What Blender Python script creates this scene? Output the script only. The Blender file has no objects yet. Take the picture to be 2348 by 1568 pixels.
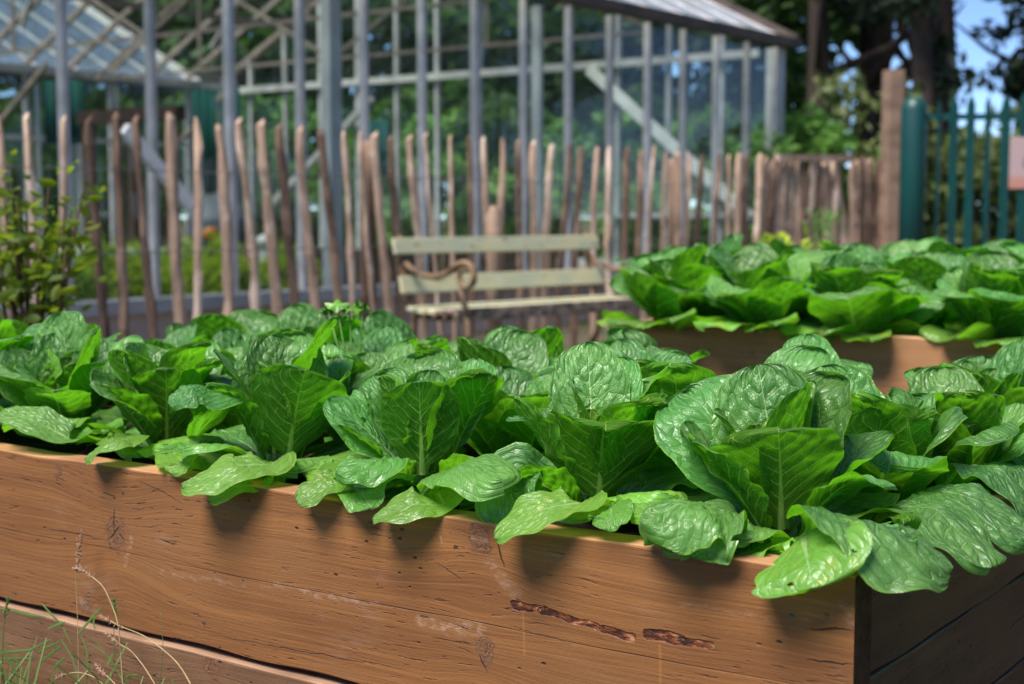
import bpy, bmesh, math, random
import numpy as np
from mathutils import Vector, Matrix, Euler
R = math.radians
S = bpy.context.scene
C = S.collection

# ------------------------------------------------------------------ camera, sky, sun, exposure
EYE = 1.0
F = 3390.0            # focal length in units of a 2347 px wide frame
TILT = R(4.96)
cam_d = bpy.data.cameras.new('camera'); cam = bpy.data.objects.new('camera', cam_d); C.objects.link(cam)
cam.location = (0, 0, EYE); cam.rotation_euler = (R(90) - TILT, 0, 0)
cam_d.lens = F / 2347.0 * 36.0; cam_d.sensor_width = 36.0
cam_d.clip_start = 0.05; cam_d.clip_end = 2000
cam_d.dof.use_dof = True; cam_d.dof.focus_distance = 1.92; cam_d.dof.aperture_fstop = 4.9
cam_d.dof.aperture_blades = 9
S.camera = cam

SUN_EL, SUN_AZ = 58.0, -138.0        # azimuth from +Y (camera forward), negative = to the left
sd = Vector((math.sin(R(SUN_AZ)) * math.cos(R(SUN_EL)), math.cos(R(SUN_AZ)) * math.cos(R(SUN_EL)), math.sin(R(SUN_EL))))
W = bpy.data.worlds.new('World'); S.world = W; W.use_nodes = True
wt = W.node_tree; wt.nodes.clear()
sky = wt.nodes.new('ShaderNodeTexSky'); sky.sky_type = 'NISHITA'; sky.sun_disc = False
sky.sun_elevation = R(SUN_EL); sky.sun_rotation = R(SUN_AZ)
sky.air_density = 0.62; sky.dust_density = 0.0; sky.ozone_density = 4.0; sky.altitude = 2500
bg = wt.nodes.new('ShaderNodeBackground'); bg.inputs['Strength'].default_value = 0.10
wo = wt.nodes.new('ShaderNodeOutputWorld')
wt.links.new(sky.outputs[0], bg.inputs[0]); wt.links.new(bg.outputs[0], wo.inputs[0])
sl = bpy.data.lights.new('sun', 'SUN'); sun = bpy.data.objects.new('sun', sl); C.objects.link(sun)
sl.energy = 3.6; sl.angle = R(30); sl.color = (1.0, 0.95, 0.87)
sun.rotation_euler = sd.to_track_quat('Z', 'Y').to_euler()
S.view_settings.view_transform = 'Standard'; S.view_settings.look = 'None'
S.view_settings.gamma = 1.0; S.view_settings.exposure = 1.12; S.view_settings.use_curve_mapping = False
S.render.engine = 'CYCLES'
S.cycles.max_bounces = 7; S.cycles.transparent_max_bounces = 24; S.cycles.transmission_bounces = 6
S.cycles.diffuse_bounces = 3; S.cycles.glossy_bounces = 3
S.cycles.use_denoising = True

# ------------------------------------------------------------------ geometry of the place
CT, ST = math.cos(TILT), math.sin(TILT)
def ray(x, y):
    a = (x - 1173.5) / F; b = -(y - 784.0) / F
    return Vector((a, CT + b * ST, -ST + b * CT))
def at_z(x, y, z):
    d = ray(x, y); return Vector((0, 0, EYE)) + d * ((z - EYE) / d.z)
def at_y(x, y, Y):
    d = ray(x, y); return Vector((0, 0, EYE)) + d * (Y / d.y)
def at_plane(x, y, p, n):
    d = ray(x, y); o = Vector((0, 0, EYE)); return o + d * ((p - o).dot(n) / d.dot(n))
U1 = Vector((-0.8, 0.6, 0)); U2 = Vector((0.6, 0.8, 0)); UP = Vector((0, 0, 1))
B1 = Vector((-0.8137, 0.5812, 0)); NF = Vector((-0.5812, -0.8137, 0))     # the beds: along the front, and outwards from it
ROT = math.atan2(0.5812, -0.8137)    # local X -> B1, local Y -> NF (towards the camera)
BEDZ = 0.616
CORN = at_z(1960, 1325, BEDZ)

# ------------------------------------------------------------------ helpers: objects
def link(name, me, mats=None, parent=None):
    o = bpy.data.objects.new(name, me); C.objects.link(o)
    if parent is not None: o.parent = parent
    if mats is not None and me is not None and len(me.materials) == 0:
        for m in (mats if isinstance(mats, (list, tuple)) else [mats]): me.materials.append(m)
    return o
def tag(o, label=None, cat=None, group=None, kind=None):
    if label: o['label'] = label
    if cat: o['category'] = cat
    if group: o['group'] = group
    if kind: o['kind'] = kind
    return o
def thing(name, loc, rz, label, cat, group=None):
    o = bpy.data.objects.new(name, None); C.objects.link(o); o.location = loc; o.rotation_euler = (0, 0, rz)
    o.empty_display_size = 0.05
    return tag(o, label, cat, group)
def mesh(name, verts, faces, smooth=False):
    me = bpy.data.meshes.new(name); me.from_pydata([tuple(v) for v in verts], [], [tuple(f) for f in faces])
    if smooth: me.polygons.foreach_set('use_smooth', [True] * len(me.polygons))
    me.update(); return me
class MB:
    def __init__(s): s.v = []; s.f = []; s.sm = []
    def add(s, vs, fs, smooth=False):
        b = len(s.v); s.v += [tuple(v) for v in vs]; s.f += [tuple(i + b for i in f) for f in fs]; s.sm += [smooth] * len(fs)
    def box(s, x0, x1, y0, y1, z0, z1):
        s.add([(x, y, z) for z in (z0, z1) for y in (y0, y1) for x in (x0, x1)],
              [(0, 2, 3, 1), (4, 5, 7, 6), (0, 1, 5, 4), (2, 6, 7, 3), (0, 4, 6, 2), (1, 3, 7, 5)])
    def bar(s, a, b, w, h, up=(0, 0, 1)):
        a = Vector(a); b = Vector(b); t = (b - a).normalized(); u = Vector(up)
        if abs(t.dot(u)) > 0.98: u = Vector((1, 0, 0))
        r = t.cross(u).normalized(); q = r.cross(t).normalized()
        vs = []
        for p in (a, b):
            for (i, j) in ((-1, -1), (1, -1), (1, 1), (-1, 1)): vs.append(p + r * (w / 2 * i) + q * (h / 2 * j))
        s.add(vs, [(0, 3, 2, 1), (4, 5, 6, 7), (0, 1, 5, 4), (1, 2, 6, 5), (2, 3, 7, 6), (3, 0, 4, 7)])
    def tube(s, pts, rad, n=8, cap=True, flat=None):
        pts = [Vector(p) for p in pts]; rs = rad if isinstance(rad, (list, tuple)) else [rad] * len(pts)
        prev = None; vs = []; fs = []
        for k, p in enumerate(pts):
            t = (pts[min(k + 1, len(pts) - 1)] - pts[max(k - 1, 0)]).normalized()
            if prev is None:
                u = Vector((1, 0, 0)) if abs(t.x) < 0.8 else Vector((0, 1, 0))
            else: u = prev
            u = (u - t * u.dot(t)).normalized(); prev = u; w = t.cross(u)
            for i in range(n):
                a = 2 * math.pi * i / n
                vs.append(p + (u * math.cos(a) * (flat or 1) + w * math.sin(a)) * rs[k])
        for k in range(len(pts) - 1):
            for i in range(n):
                j = (i + 1) % n; fs.append((k * n + i, k * n + j, (k + 1) * n + j, (k + 1) * n + i))
        if cap:
            fs.append(tuple(range(n - 1, -1, -1))); fs.append(tuple((len(pts) - 1) * n + i for i in range(n)))
        s.add(vs, fs, True)
    def mesh(s, name):
        me = bpy.data.meshes.new(name); me.from_pydata(s.v, [], s.f)
        me.polygons.foreach_set('use_smooth', s.sm); me.update(); return me
    def build(s, name, m, parent=None): return link(name, s.mesh(name), m, parent)
def bevel(me, w, seg=2):
    bm = bmesh.new(); bm.from_mesh(me)
    bmesh.ops.bevel(bm, geom=list(bm.edges), offset=w, segments=seg, affect='EDGES', profile=0.6)
    bm.to_mesh(me); bm.free(); return me

# ------------------------------------------------------------------ helpers: shader expressions
class X:
    def __init__(s, nt, v): s.nt = nt; s.v = v
    def put(s, sock):
        if isinstance(s.v, (int, float)): sock.default_value = s.v
        else: s.nt.links.new(s.v, sock)
def mat(name):
    m = bpy.data.materials.new(name); m.use_nodes = True; nt = m.node_tree; nt.nodes.clear(); return m, nt
class E:
    """small expression builder on a node tree"""
    def __init__(s, nt): s.nt = nt
    def set(s, sock, v):
        if v is None: return
        if hasattr(v, 'is_output') or isinstance(v, bpy.types.NodeSocket): s.nt.links.new(v, sock)
        elif isinstance(v, (tuple, list)):
            n = len(sock.default_value); v = tuple(v) + (1.0,) * (n - len(v)); sock.default_value = v[:n]
        else: sock.default_value = v
    def m(s, op, a, b=None, c=None, clamp=False):
        n = s.nt.nodes.new('ShaderNodeMath'); n.operation = op; n.use_clamp = clamp
        s.set(n.inputs[0], a); s.set(n.inputs[1], b); s.set(n.inputs[2], c); return n.outputs[0]
    def add(s, a, b): return s.m('ADD', a, b)
    def sub(s, a, b): return s.m('SUBTRACT', a, b)
    def mul(s, a, b): return s.m('MULTIPLY', a, b)
    def mx(s, a, b): return s.m('MAXIMUM', a, b)
    def mn(s, a, b): return s.m('MINIMUM', a, b)
    def ss(s, v, lo, hi, t0=0.0, t1=1.0, kind='SMOOTHSTEP'):
        n = s.nt.nodes.new('ShaderNodeMapRange'); n.interpolation_type = kind; n.clamp = True
        s.set(n.inputs['Value'], v); s.set(n.inputs['From Min'], lo); s.set(n.inputs['From Max'], hi)
        s.set(n.inputs['To Min'], t0); s.set(n.inputs['To Max'], t1); return n.outputs[0]
    def xyz(s, v):
        n = s.nt.nodes.new('ShaderNodeSeparateXYZ'); s.set(n.inputs[0], v); return n.outputs
    def vec(s, x, y, z=0.0):
        n = s.nt.nodes.new('ShaderNodeCombineXYZ'); s.set(n.inputs[0], x); s.set(n.inputs[1], y); s.set(n.inputs[2], z); return n.outputs[0]
    def vm(s, op, a, b):
        n = s.nt.nodes.new('ShaderNodeVectorMath'); n.operation = op; s.set(n.inputs[0], a)
        if op == 'SCALE': s.set(n.inputs[3], b)
        else: s.set(n.inputs[1], b)
        return n.outputs[0]
    def noise(s, v, scale, detail=3, rough=0.5, dist=0.0, out=0):
        n = s.nt.nodes.new('ShaderNodeTexNoise'); s.set(n.inputs['Vector'], v)
        s.set(n.inputs['Scale'], scale); n.inputs['Detail'].default_value = detail
        n.inputs['Roughness'].default_value = rough; n.inputs['Distortion'].default_value = dist; return n.outputs[out]
    def voro(s, v, scale, feature='F1', out=0, rnd=1.0, dims='3D'):
        n = s.nt.nodes.new('ShaderNodeTexVoronoi'); n.voronoi_dimensions = dims; n.feature = feature; s.set(n.inputs['Vector'], v)
        s.set(n.inputs['Scale'], scale); n.inputs['Randomness'].default_value = rnd; return n.outputs[out]
    def mix(s, f, a, b, mode='MIX'):
        n = s.nt.nodes.new('ShaderNodeMix'); n.data_type = 'RGBA'; n.blend_type = mode; n.clamp_factor = True
        s.set(n.inputs[0], f); s.set(n.inputs[6], a); s.set(n.inputs[7], b); return n.outputs[2]
    def ramp(s, f, stops):
        n = s.nt.nodes.new('ShaderNodeValToRGB'); s.set(n.inputs[0], f); cr = n.color_ramp
        while len(cr.elements) < len(stops): cr.elements.new(0.5)
        for e, (p, c) in zip(cr.elements, stops): e.position = p; e.color = tuple(c) + (1,)
        return n.outputs[0]
    def coord(s, which='Object'):
        return s.nt.nodes.new('ShaderNodeTexCoord').outputs[which]
    def rnd(s): return s.nt.nodes.new('ShaderNodeObjectInfo').outputs['Random']
    def uv(s, name):
        n = s.nt.nodes.new('ShaderNodeUVMap'); n.uv_map = name; return n.outputs[0]
    def attr(s, name, typ='OBJECT'):
        n = s.nt.nodes.new('ShaderNodeAttribute'); n.attribute_type = typ; n.attribute_name = name; return n.outputs['Fac']
    def bump(s, h, strength=0.5, dist=0.002, normal=None):
        n = s.nt.nodes.new('ShaderNodeBump'); s.set(n.inputs['Height'], h); n.inputs['Strength'].default_value = strength
        n.inputs['Distance'].default_value = dist; s.set(n.inputs['Normal'], normal); return n.outputs[0]
    def pbsdf(s, col, rough=0.6, spec=0.5, normal=None, metal=0.0, coat=0.0, sheen=0.0):
        n = s.nt.nodes.new('ShaderNodeBsdfPrincipled'); s.set(n.inputs['Base Color'], col); s.set(n.inputs['Roughness'], rough)
        s.set(n.inputs['Specular IOR Level'], spec); s.set(n.inputs['Normal'], normal); s.set(n.inputs['Metallic'], metal)
        s.set(n.inputs['Coat Weight'], coat); s.set(n.inputs['Sheen Weight'], sheen)
        return n
    def out(s, sh):
        n = s.nt.nodes.new('ShaderNodeOutputMaterial'); s.nt.links.new(sh, n.inputs[0])

def mat_simple(name, c1, c2, scale=8, rough=0.6, spec=0.4, metal=0.0, bump=0.3, bdist=0.003, stretch=(1, 1, 1), detail=5, vary=0.0):
    m, nt = mat(name); e = E(nt); co = e.vm('MULTIPLY', e.coord(), stretch)
    if vary: co = e.vm('ADD', co, e.vec(e.mul(e.rnd(), 37.0), e.mul(e.rnd(), 11.0)))
    n = e.noise(co, scale, detail, 0.6)
    col = e.mix(e.ss(n, 0.3, 0.7), c1, c2)
    if vary:
        hs = nt.nodes.new('ShaderNodeHueSaturation'); e.set(hs.inputs['Color'], col)
        e.set(hs.inputs['Value'], e.ss(e.rnd(), 0, 1, 1 - vary, 1 + vary, 'LINEAR')); col = hs.outputs[0]
    p = e.pbsdf(col, rough, spec, e.bump(n, bump, bdist), metal); e.out(p.outputs[0]); return m

# ------------------------------------------------------------------ timber material of the beds
def mat_timber(name, knots=(), cracks=(), resin=(), chalk=(), seams=(), seed=0.0, light=(0.255, 0.104, 0.029), mid=(0.172, 0.067, 0.019), dark=(0.13, 0.045, 0.014), grey=0.25, drips=(), spots=()):
    """local X along the board, Z across it; positions in metres"""
    m, nt = mat(name); e = E(nt); co = e.coord(); x, y, z = e.xyz(co)
    wob = e.noise(e.vec(e.mul(x, 2.6), e.add(y, seed), e.mul(z, 5.0)), 1.0, 2, 0.5)
    q = e.add(z, e.mul(e.sub(wob, 0.5), 0.028))
    kmask = None; kring = None
    for (kx, kz, r, st) in knots:
        dx = e.sub(x, kx); dz = e.sub(z, kz)
        r2 = e.add(e.mul(e.m('POWER', e.m('ABSOLUTE', dx), 2.0), 0.45), e.m('POWER', e.m('ABSOLUTE', dz), 2.0))
        g = e.m('EXPONENT', e.mul(r2, -1.0 / (2 * (r * 2.1) ** 2)))
        q = e.add(q, e.mul(e.mul(g, dz), st))
        rr = e.m('SQRT', e.add(e.m('POWER', e.m('ABSOLUTE', dx), 2.0), e.mul(e.m('POWER', e.m('ABSOLUTE', dz), 2.0), 0.62)))
        rr = e.add(rr, e.mul(e.sub(e.noise(co, 38, 3, 0.6), 0.5), r * 2.0))
        k = e.ss(rr, r * 0.75, r * 1.15, 1.0, 0.0)
        ring = e.mul(e.mul(k, e.m('SINE', e.mul(rr, 6.283 / (r * 0.30)))), e.ss(e.noise(co, 70, 3, 0.6), 0.35, 0.7))
        kmask = k if kmask is None else e.mx(kmask, k)
        kring = ring if kring is None else e.add(kring, ring)
    gv = e.vec(e.mul(x, 1.1), e.add(e.mul(y, 8.0), seed), e.mul(q, 30.0))
    g1 = e.noise(gv, 1.0, 3, 0.55, 0.4)
    g2 = e.noise(e.vec(e.mul(x, 7.0), e.add(e.mul(y, 30), seed), e.mul(q, 260.0)), 1.0, 4, 0.65)
    lines = e.m('ABSOLUTE', e.m('SINE', e.mul(e.add(q, e.mul(g1, 0.035)), 190.0)))
    lines = e.ss(lines, 0.0, 0.22, 1.0, 0.0)
    big = e.noise(e.vec(e.mul(x, 2.2), seed, e.mul(z, 6.0)), 1.0, 4, 0.6)
    f = e.add(e.add(e.mul(g1, 0.62), e.mul(g2, 0.34)), e.mul(e.sub(big, .5), .25))
    col = e.ramp(f, [(0.26, dark), (0.44, mid), (0.62, light), (0.8, tuple(c * 1.15 for c in light))])
    col = e.mix(e.mul(lines, 0.28), col, tuple(c * 1.35 for c in light))
    col = e.mix(e.ss(big, 0.42, 0.75, 0.0, 0.55), col, tuple(0.6 * c + 0.4 * d for c, d in zip(mid, (0.2, 0.11, 0.06))))
    # greyish bloom
    bl = e.noise(e.vec(e.mul(x, 5), 3.0 + seed, e.mul(z, 12)), 1.0, 5, 0.7)
    col = e.mix(e.ss(bl, 0.55, 0.75, 0.0, grey), col, (0.30, 0.19, 0.145))
    # saw marks, pits
    saw = e.m('SINE', e.add(e.mul(e.add(x, e.mul(z, 0.75)), 520.0), e.mul(g1, 9.0)))
    sawz = e.mul(saw, e.ss(big, 0.35, 0.6, 0.0, 1.0))
    pit = e.voro(e.vec(e.mul(x, 30.0), seed + 5, e.mul(z, 55.0)), 1.0)
    pm = e.mul(e.ss(pit, 0.05, 0.14, 1.0, 0.0), e.ss(e.noise(co, 9, 2), 0.5, 0.62))
    fib = e.noise(e.vec(e.mul(x, 26.0), seed + 9, e.mul(q, 210.0)), 1.0, 2, 0.5)
    fm = e.mul(e.ss(fib, 0.60, 0.70), e.ss(e.noise(e.vec(e.mul(x, 5), seed, e.mul(z, 9)), 1.0, 3), 0.40, 0.62))
    dk = e.mx(pm, e.mul(fm, 0.6))
    h = e.add(e.mul(g2, 0.6), e.mul(sawz, 0.015)); h = e.add(h, e.mul(e.noise(co, 300, 3, 0.6), 0.25))
    if kmask is not None:
        kc = e.mix(e.ss(kring, -0.6, 0.6), (0.085, 0.036, 0.018), (0.19, 0.085, 0.040))
        col = e.mix(e.mul(kmask, 0.8), col, kc); h = e.add(h, e.mul(kring, 0.25))
    def seg(ax, az, bx, bz, wob_amt=0.004, wsc=30):
        wn = e.noise(e.vec(x, seed + 1.7, z), wsc, 3, 0.6, out=1)
        wx, wy, wz = e.xyz(wn)
        px = e.add(x, e.mul(e.sub(wx, 0.5), wob_amt)); pz = e.add(z, e.mul(e.sub(wy, 0.5), wob_amt))
        dx, dz = bx - ax, bz - az; L2 = dx * dx + dz * dz + 1e-9
        t = e.m('DIVIDE', e.add(e.mul(e.sub(px, ax), dx), e.mul(e.sub(pz, az), dz)), L2, clamp=True)
        qx = e.sub(px, e.add(ax, e.mul(t, dx))); qz = e.sub(pz, e.add(az, e.mul(t, dz)))
        return e.m('SQRT', e.add(e.mul(qx, qx), e.mul(qz, qz))), t
    for (ax, az, bx, bz, w) in cracks:
        d, t = seg(ax, az, bx, bz, 0.010)
        tw = e.mul(e.m('SINE', e.mul(e.add(e.mul(t, 0.9), 0.05), 3.1416)), w)
        cm = e.ss(e.sub(d, tw), -w * 0.4, w * 0.5, 1.0, 0.0)
        dk = e.mx(dk, cm)
    for (ax, az, bx, bz, w, a) in drips:
        d, t = seg(ax, az, bx, bz, 0.004)
        col = e.mix(e.ss(d, w * 0.3, w, a, 0.0), col, (0.42, 0.16, 0.04))
    for (sx, sz, w, c) in spots:
        d, t = seg(sx, sz, sx + 0.002, sz, 0.012, 60)
        col = e.mix(e.ss(d, w * 0.6, w, 1.0, 0.0), col, c)
    for (ax, az, bx, bz, w, a) in chalk:
        d, t = seg(ax, az, bx, bz, 0.03, 14)
        nn = e.noise(e.vec(e.mul(x, 60), seed, e.mul(z, 130)), 1.0, 4, 0.7)
        c_ = e.mul(e.ss(d, 0.0, w, 1.0, 0.0), e.ss(nn, 0.40, 0.70))
        col = e.mix(e.mul(c_, a * .6), col, (0.52, 0.37, 0.28))
    for sz in seams:
        d = e.m('ABSOLUTE', e.add(e.sub(z, sz), e.mul(e.sub(wob, 0.5), 0.012)))
        sm_ = e.mul(e.ss(d, 0.0002, 0.0011, 1.0, 0.0), e.ss(e.noise(e.vec(e.mul(x, 6), 0, 0), 1.0, 3), .38, .6, .12, .7)); dk = e.mx(dk, sm_)
    col = e.mix(e.mul(dk, 0.92), col, (0.030, 0.014, 0.008))
    h = e.sub(h, e.mul(dk, 1.6))
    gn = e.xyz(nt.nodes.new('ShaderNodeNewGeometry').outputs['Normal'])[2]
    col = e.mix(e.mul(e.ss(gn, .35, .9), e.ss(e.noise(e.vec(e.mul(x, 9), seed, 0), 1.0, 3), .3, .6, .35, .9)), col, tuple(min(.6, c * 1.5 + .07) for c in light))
    rough = e.ss(g2, 0.2, 0.8, 0.62, 0.82)
    for (ax, az, bx, bz, w) in resin:
        d, t = seg(ax, az, bx, bz, 0.013, 26)
        rm = e.ss(d, w * 0.75, w * 1.0, 1.0, 0.0)
        rn = e.noise(e.vec(e.mul(x, 50), seed, e.mul(z, 140)), 1.0, 4, 0.7)
        rc = e.ramp(e.add(rn, e.mul(t, 0.13)), [(0.3, (0.012, 0.004, 0.003)), (0.54, (0.055, 0.014, 0.007)), (0.64, (0.20, 0.055, 0.015)), (0.74, (0.42, 0.24, 0.12))])
        col = e.mix(rm, col, rc); h = e.add(e.sub(h, e.mul(rm, 2.2)), e.mul(e.mul(rm, rn), 2.0))
        rough = e.sub(rough, e.mul(rm, 0.3))
    p = e.pbsdf(col, rough, 0.35, e.bump(h, 0.85, 0.0018)); e.out(p.outputs[0]); return m

# ------------------------------------------------------------------ lettuce leaf material
def mat_leaf(name, front_a, front_b, back_a, vein_f, vein_b, trans, tw=0.42, rim=(0.16, 0.34, 0.03)):
    m, nt = mat(name); e = E(nt)
    vx = e.xyz(e.uv('vein')); p0 = vx[0]; au = vx[1]
    sx = e.xyz(e.uv('span')); s_ = sx[0]; v = sx[1]           # metres from the midrib, 0..1 along
    co = e.coord(); tone = e.attr('tone'); rnd = e.rnd()
    nz = e.noise(e.vm('ADD', co, e.vec(rnd, 0.0)), 38, 2, 0.5); n2 = e.noise(e.vm('ADD', co, e.vec(0, rnd)), 14, 3, 0.6)
    pd = e.add(p0, e.mul(e.sub(nz, 0.5), 0.55))
    fr = e.m('ABSOLUTE', e.sub(pd, e.m('ROUND', pd)))
    wl = e.ss(au, 0.0, 1.0, 0.055, 0.018, 'LINEAR')
    lat = e.mul(e.ss(e.sub(fr, wl), -0.012, 0.012, 1.0, 0.0), e.ss(au, 0.86, 1.0, 1.0, 0.25))
    cell = e.vec(e.mul(pd, 1.25), e.add(e.mul(au, 4.2), e.mul(nz, 0.5)), e.mul(v, 0.1))
    ve = e.voro(cell, 1.0, 'DISTANCE_TO_EDGE', dims='2D'); ter = e.ss(ve, 0.012, 0.034, 1.0, 0.0)
    ve2 = e.voro(cell, 3.6, 'DISTANCE_TO_EDGE', dims='2D'); qua = e.ss(ve2, 0.02, 0.09, 1.0, 0.0)
    rw = e.ss(v, 0.0, 0.8, 0.0058, 0.0008, 'LINEAR')
    rib = e.ss(e.m('ABSOLUTE', s_), e.mul(rw, 0.55), rw, 1.0, 0.0)
    vein = e.mx(rib, e.mx(lat, e.mul(ter, 0.62)))
    # blisters between the veins
    bl = e.mul(e.mul(e.mn(e.mul(ve, 2.6), 1.0), e.ss(ve2, 0.0, .22, .72, 1.0)), e.sub(1.0, e.mul(lat, 0.8)))
    puck = e.noise(co, 95, 3, 0.55)
    lime = e.ss(tone, 0.5, 1.0); heart = e.ss(tone, 0.0, 0.4, 1.0, 0.0)
    ca = e.mix(e.ss(n2, 0.3, 0.7), front_a, front_b)
    ca = e.mix(e.mul(heart, 0.55), ca, (0.15, 0.30, 0.055))
    ca = e.mix(e.mul(lime, 0.8), ca, (0.17, 0.36, 0.035))
    ca = e.mix(e.mul(e.mul(e.ss(bl, .25, .95), e.ss(puck, .35, .7, .15, .75)), e.ss(tone, .5, .75, 1.0, .35)), ca, (0.21, 0.42, 0.15))  # paler blister tops: sky highlights mixed into the leaf colour
    cf = e.mix(e.add(e.mul(e.mx(rib, e.mul(lat, 0.55)), 0.75), e.mul(ter, 0.22)), ca, vein_f)
    cb = e.mix(e.ss(n2, 0.3, 0.7, 0.0, 0.5), back_a, tuple(c * 0.7 for c in back_a))
    cb = e.mix(e.mul(lime, 0.6), cb, (0.20, 0.37, 0.03))
    cb = e.mix(e.mul(heart, 0.4), cb, (0.19, 0.36, 0.07))
    cb = e.mix(e.add(e.mul(e.mx(e.mul(rib, .8), lat), 0.85), e.add(e.mul(ter, 0.60), e.mul(qua, 0.10))), cb, vein_b)
    # pale base of the rib, yellowing rim
    cb = e.mix(e.mul(rib, e.ss(v, 0.0, 0.42, 0.75, 0.0)), cb, (0.34, 0.46, 0.16))
    cf = e.mix(e.mul(rib, e.ss(v, 0.0, 0.55, 0.75, 0.0)), cf, (0.40, 0.50, 0.22))
    rm = e.ss(au, 0.955, 1.0, 0.0, 0.75)
    cb = e.mix(rm, cb, rim); cf = e.mix(rm, cf, rim)
    old = e.mul(e.ss(tone, 0.92, 1.0), e.ss(e.noise(co, 26, 4, 0.6), 0.53, 0.68))
    cf = e.mix(e.mul(old, 0.6), cf, (0.42, 0.42, 0.05)); cb = e.mix(e.mul(old, 0.6), cb, (0.42, 0.42, 0.05))
    def vary(c):
        hs = nt.nodes.new('ShaderNodeHueSaturation'); e.set(hs.inputs['Color'], c); e.set(hs.inputs['Hue'], e.ss(e.m('FRACT', e.mul(rnd, 7.3)), 0, 1, .485, .51, 'LINEAR'))
        e.set(hs.inputs['Value'], e.ss(rnd, 0, 1, .72, 1.28, 'LINEAR')); return hs.outputs[0]
    cf = vary(cf); cb = vary(cb)
    geo = nt.nodes.new('ShaderNodeNewGeometry'); back = geo.outputs['Backfacing']
    h = e.sub(e.add(e.mul(bl, 0.9), e.mul(puck, 0.35)), e.mul(vein, 0.75))
    nf = e.bump(e.mul(h, e.ss(tone, .5, .8, 1.0, .45)), 0.85, 0.0026)
    hb = e.sub(e.add(e.mul(bl, 0.45), e.mul(puck, 0.25)), e.mul(vein, 1.3))
    nb = e.bump(hb, 0.8, 0.0016)
    P1 = e.pbsdf(cf, e.ss(puck, 0.3, 0.7, 0.29, 0.42), 0.6, nf)
    P2 = e.pbsdf(cb, 0.58, 0.22, nb)
    def mixs(f, a, b):
        n = nt.nodes.new('ShaderNodeMixShader'); e.set(n.inputs[0], f); nt.links.new(a, n.inputs[1]); nt.links.new(b, n.inputs[2]); return n.outputs[0]
    two = mixs(back, P1.outputs[0], P2.outputs[0])
    T = nt.nodes.new('ShaderNodeBsdfTranslucent')
    tc = e.mix(e.mul(lime, 0.5), trans, (0.36, 0.62, 0.03))
    e.set(T.inputs[0], e.mix(e.mul(vein, 0.5), tc, tuple(min(1, c * 1.5 + 0.05) for c in trans)))
    e.out(mixs(e.ss(back, 0, 1, tw * .62, tw, 'LINEAR'), two, T.outputs[0])); return m

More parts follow.
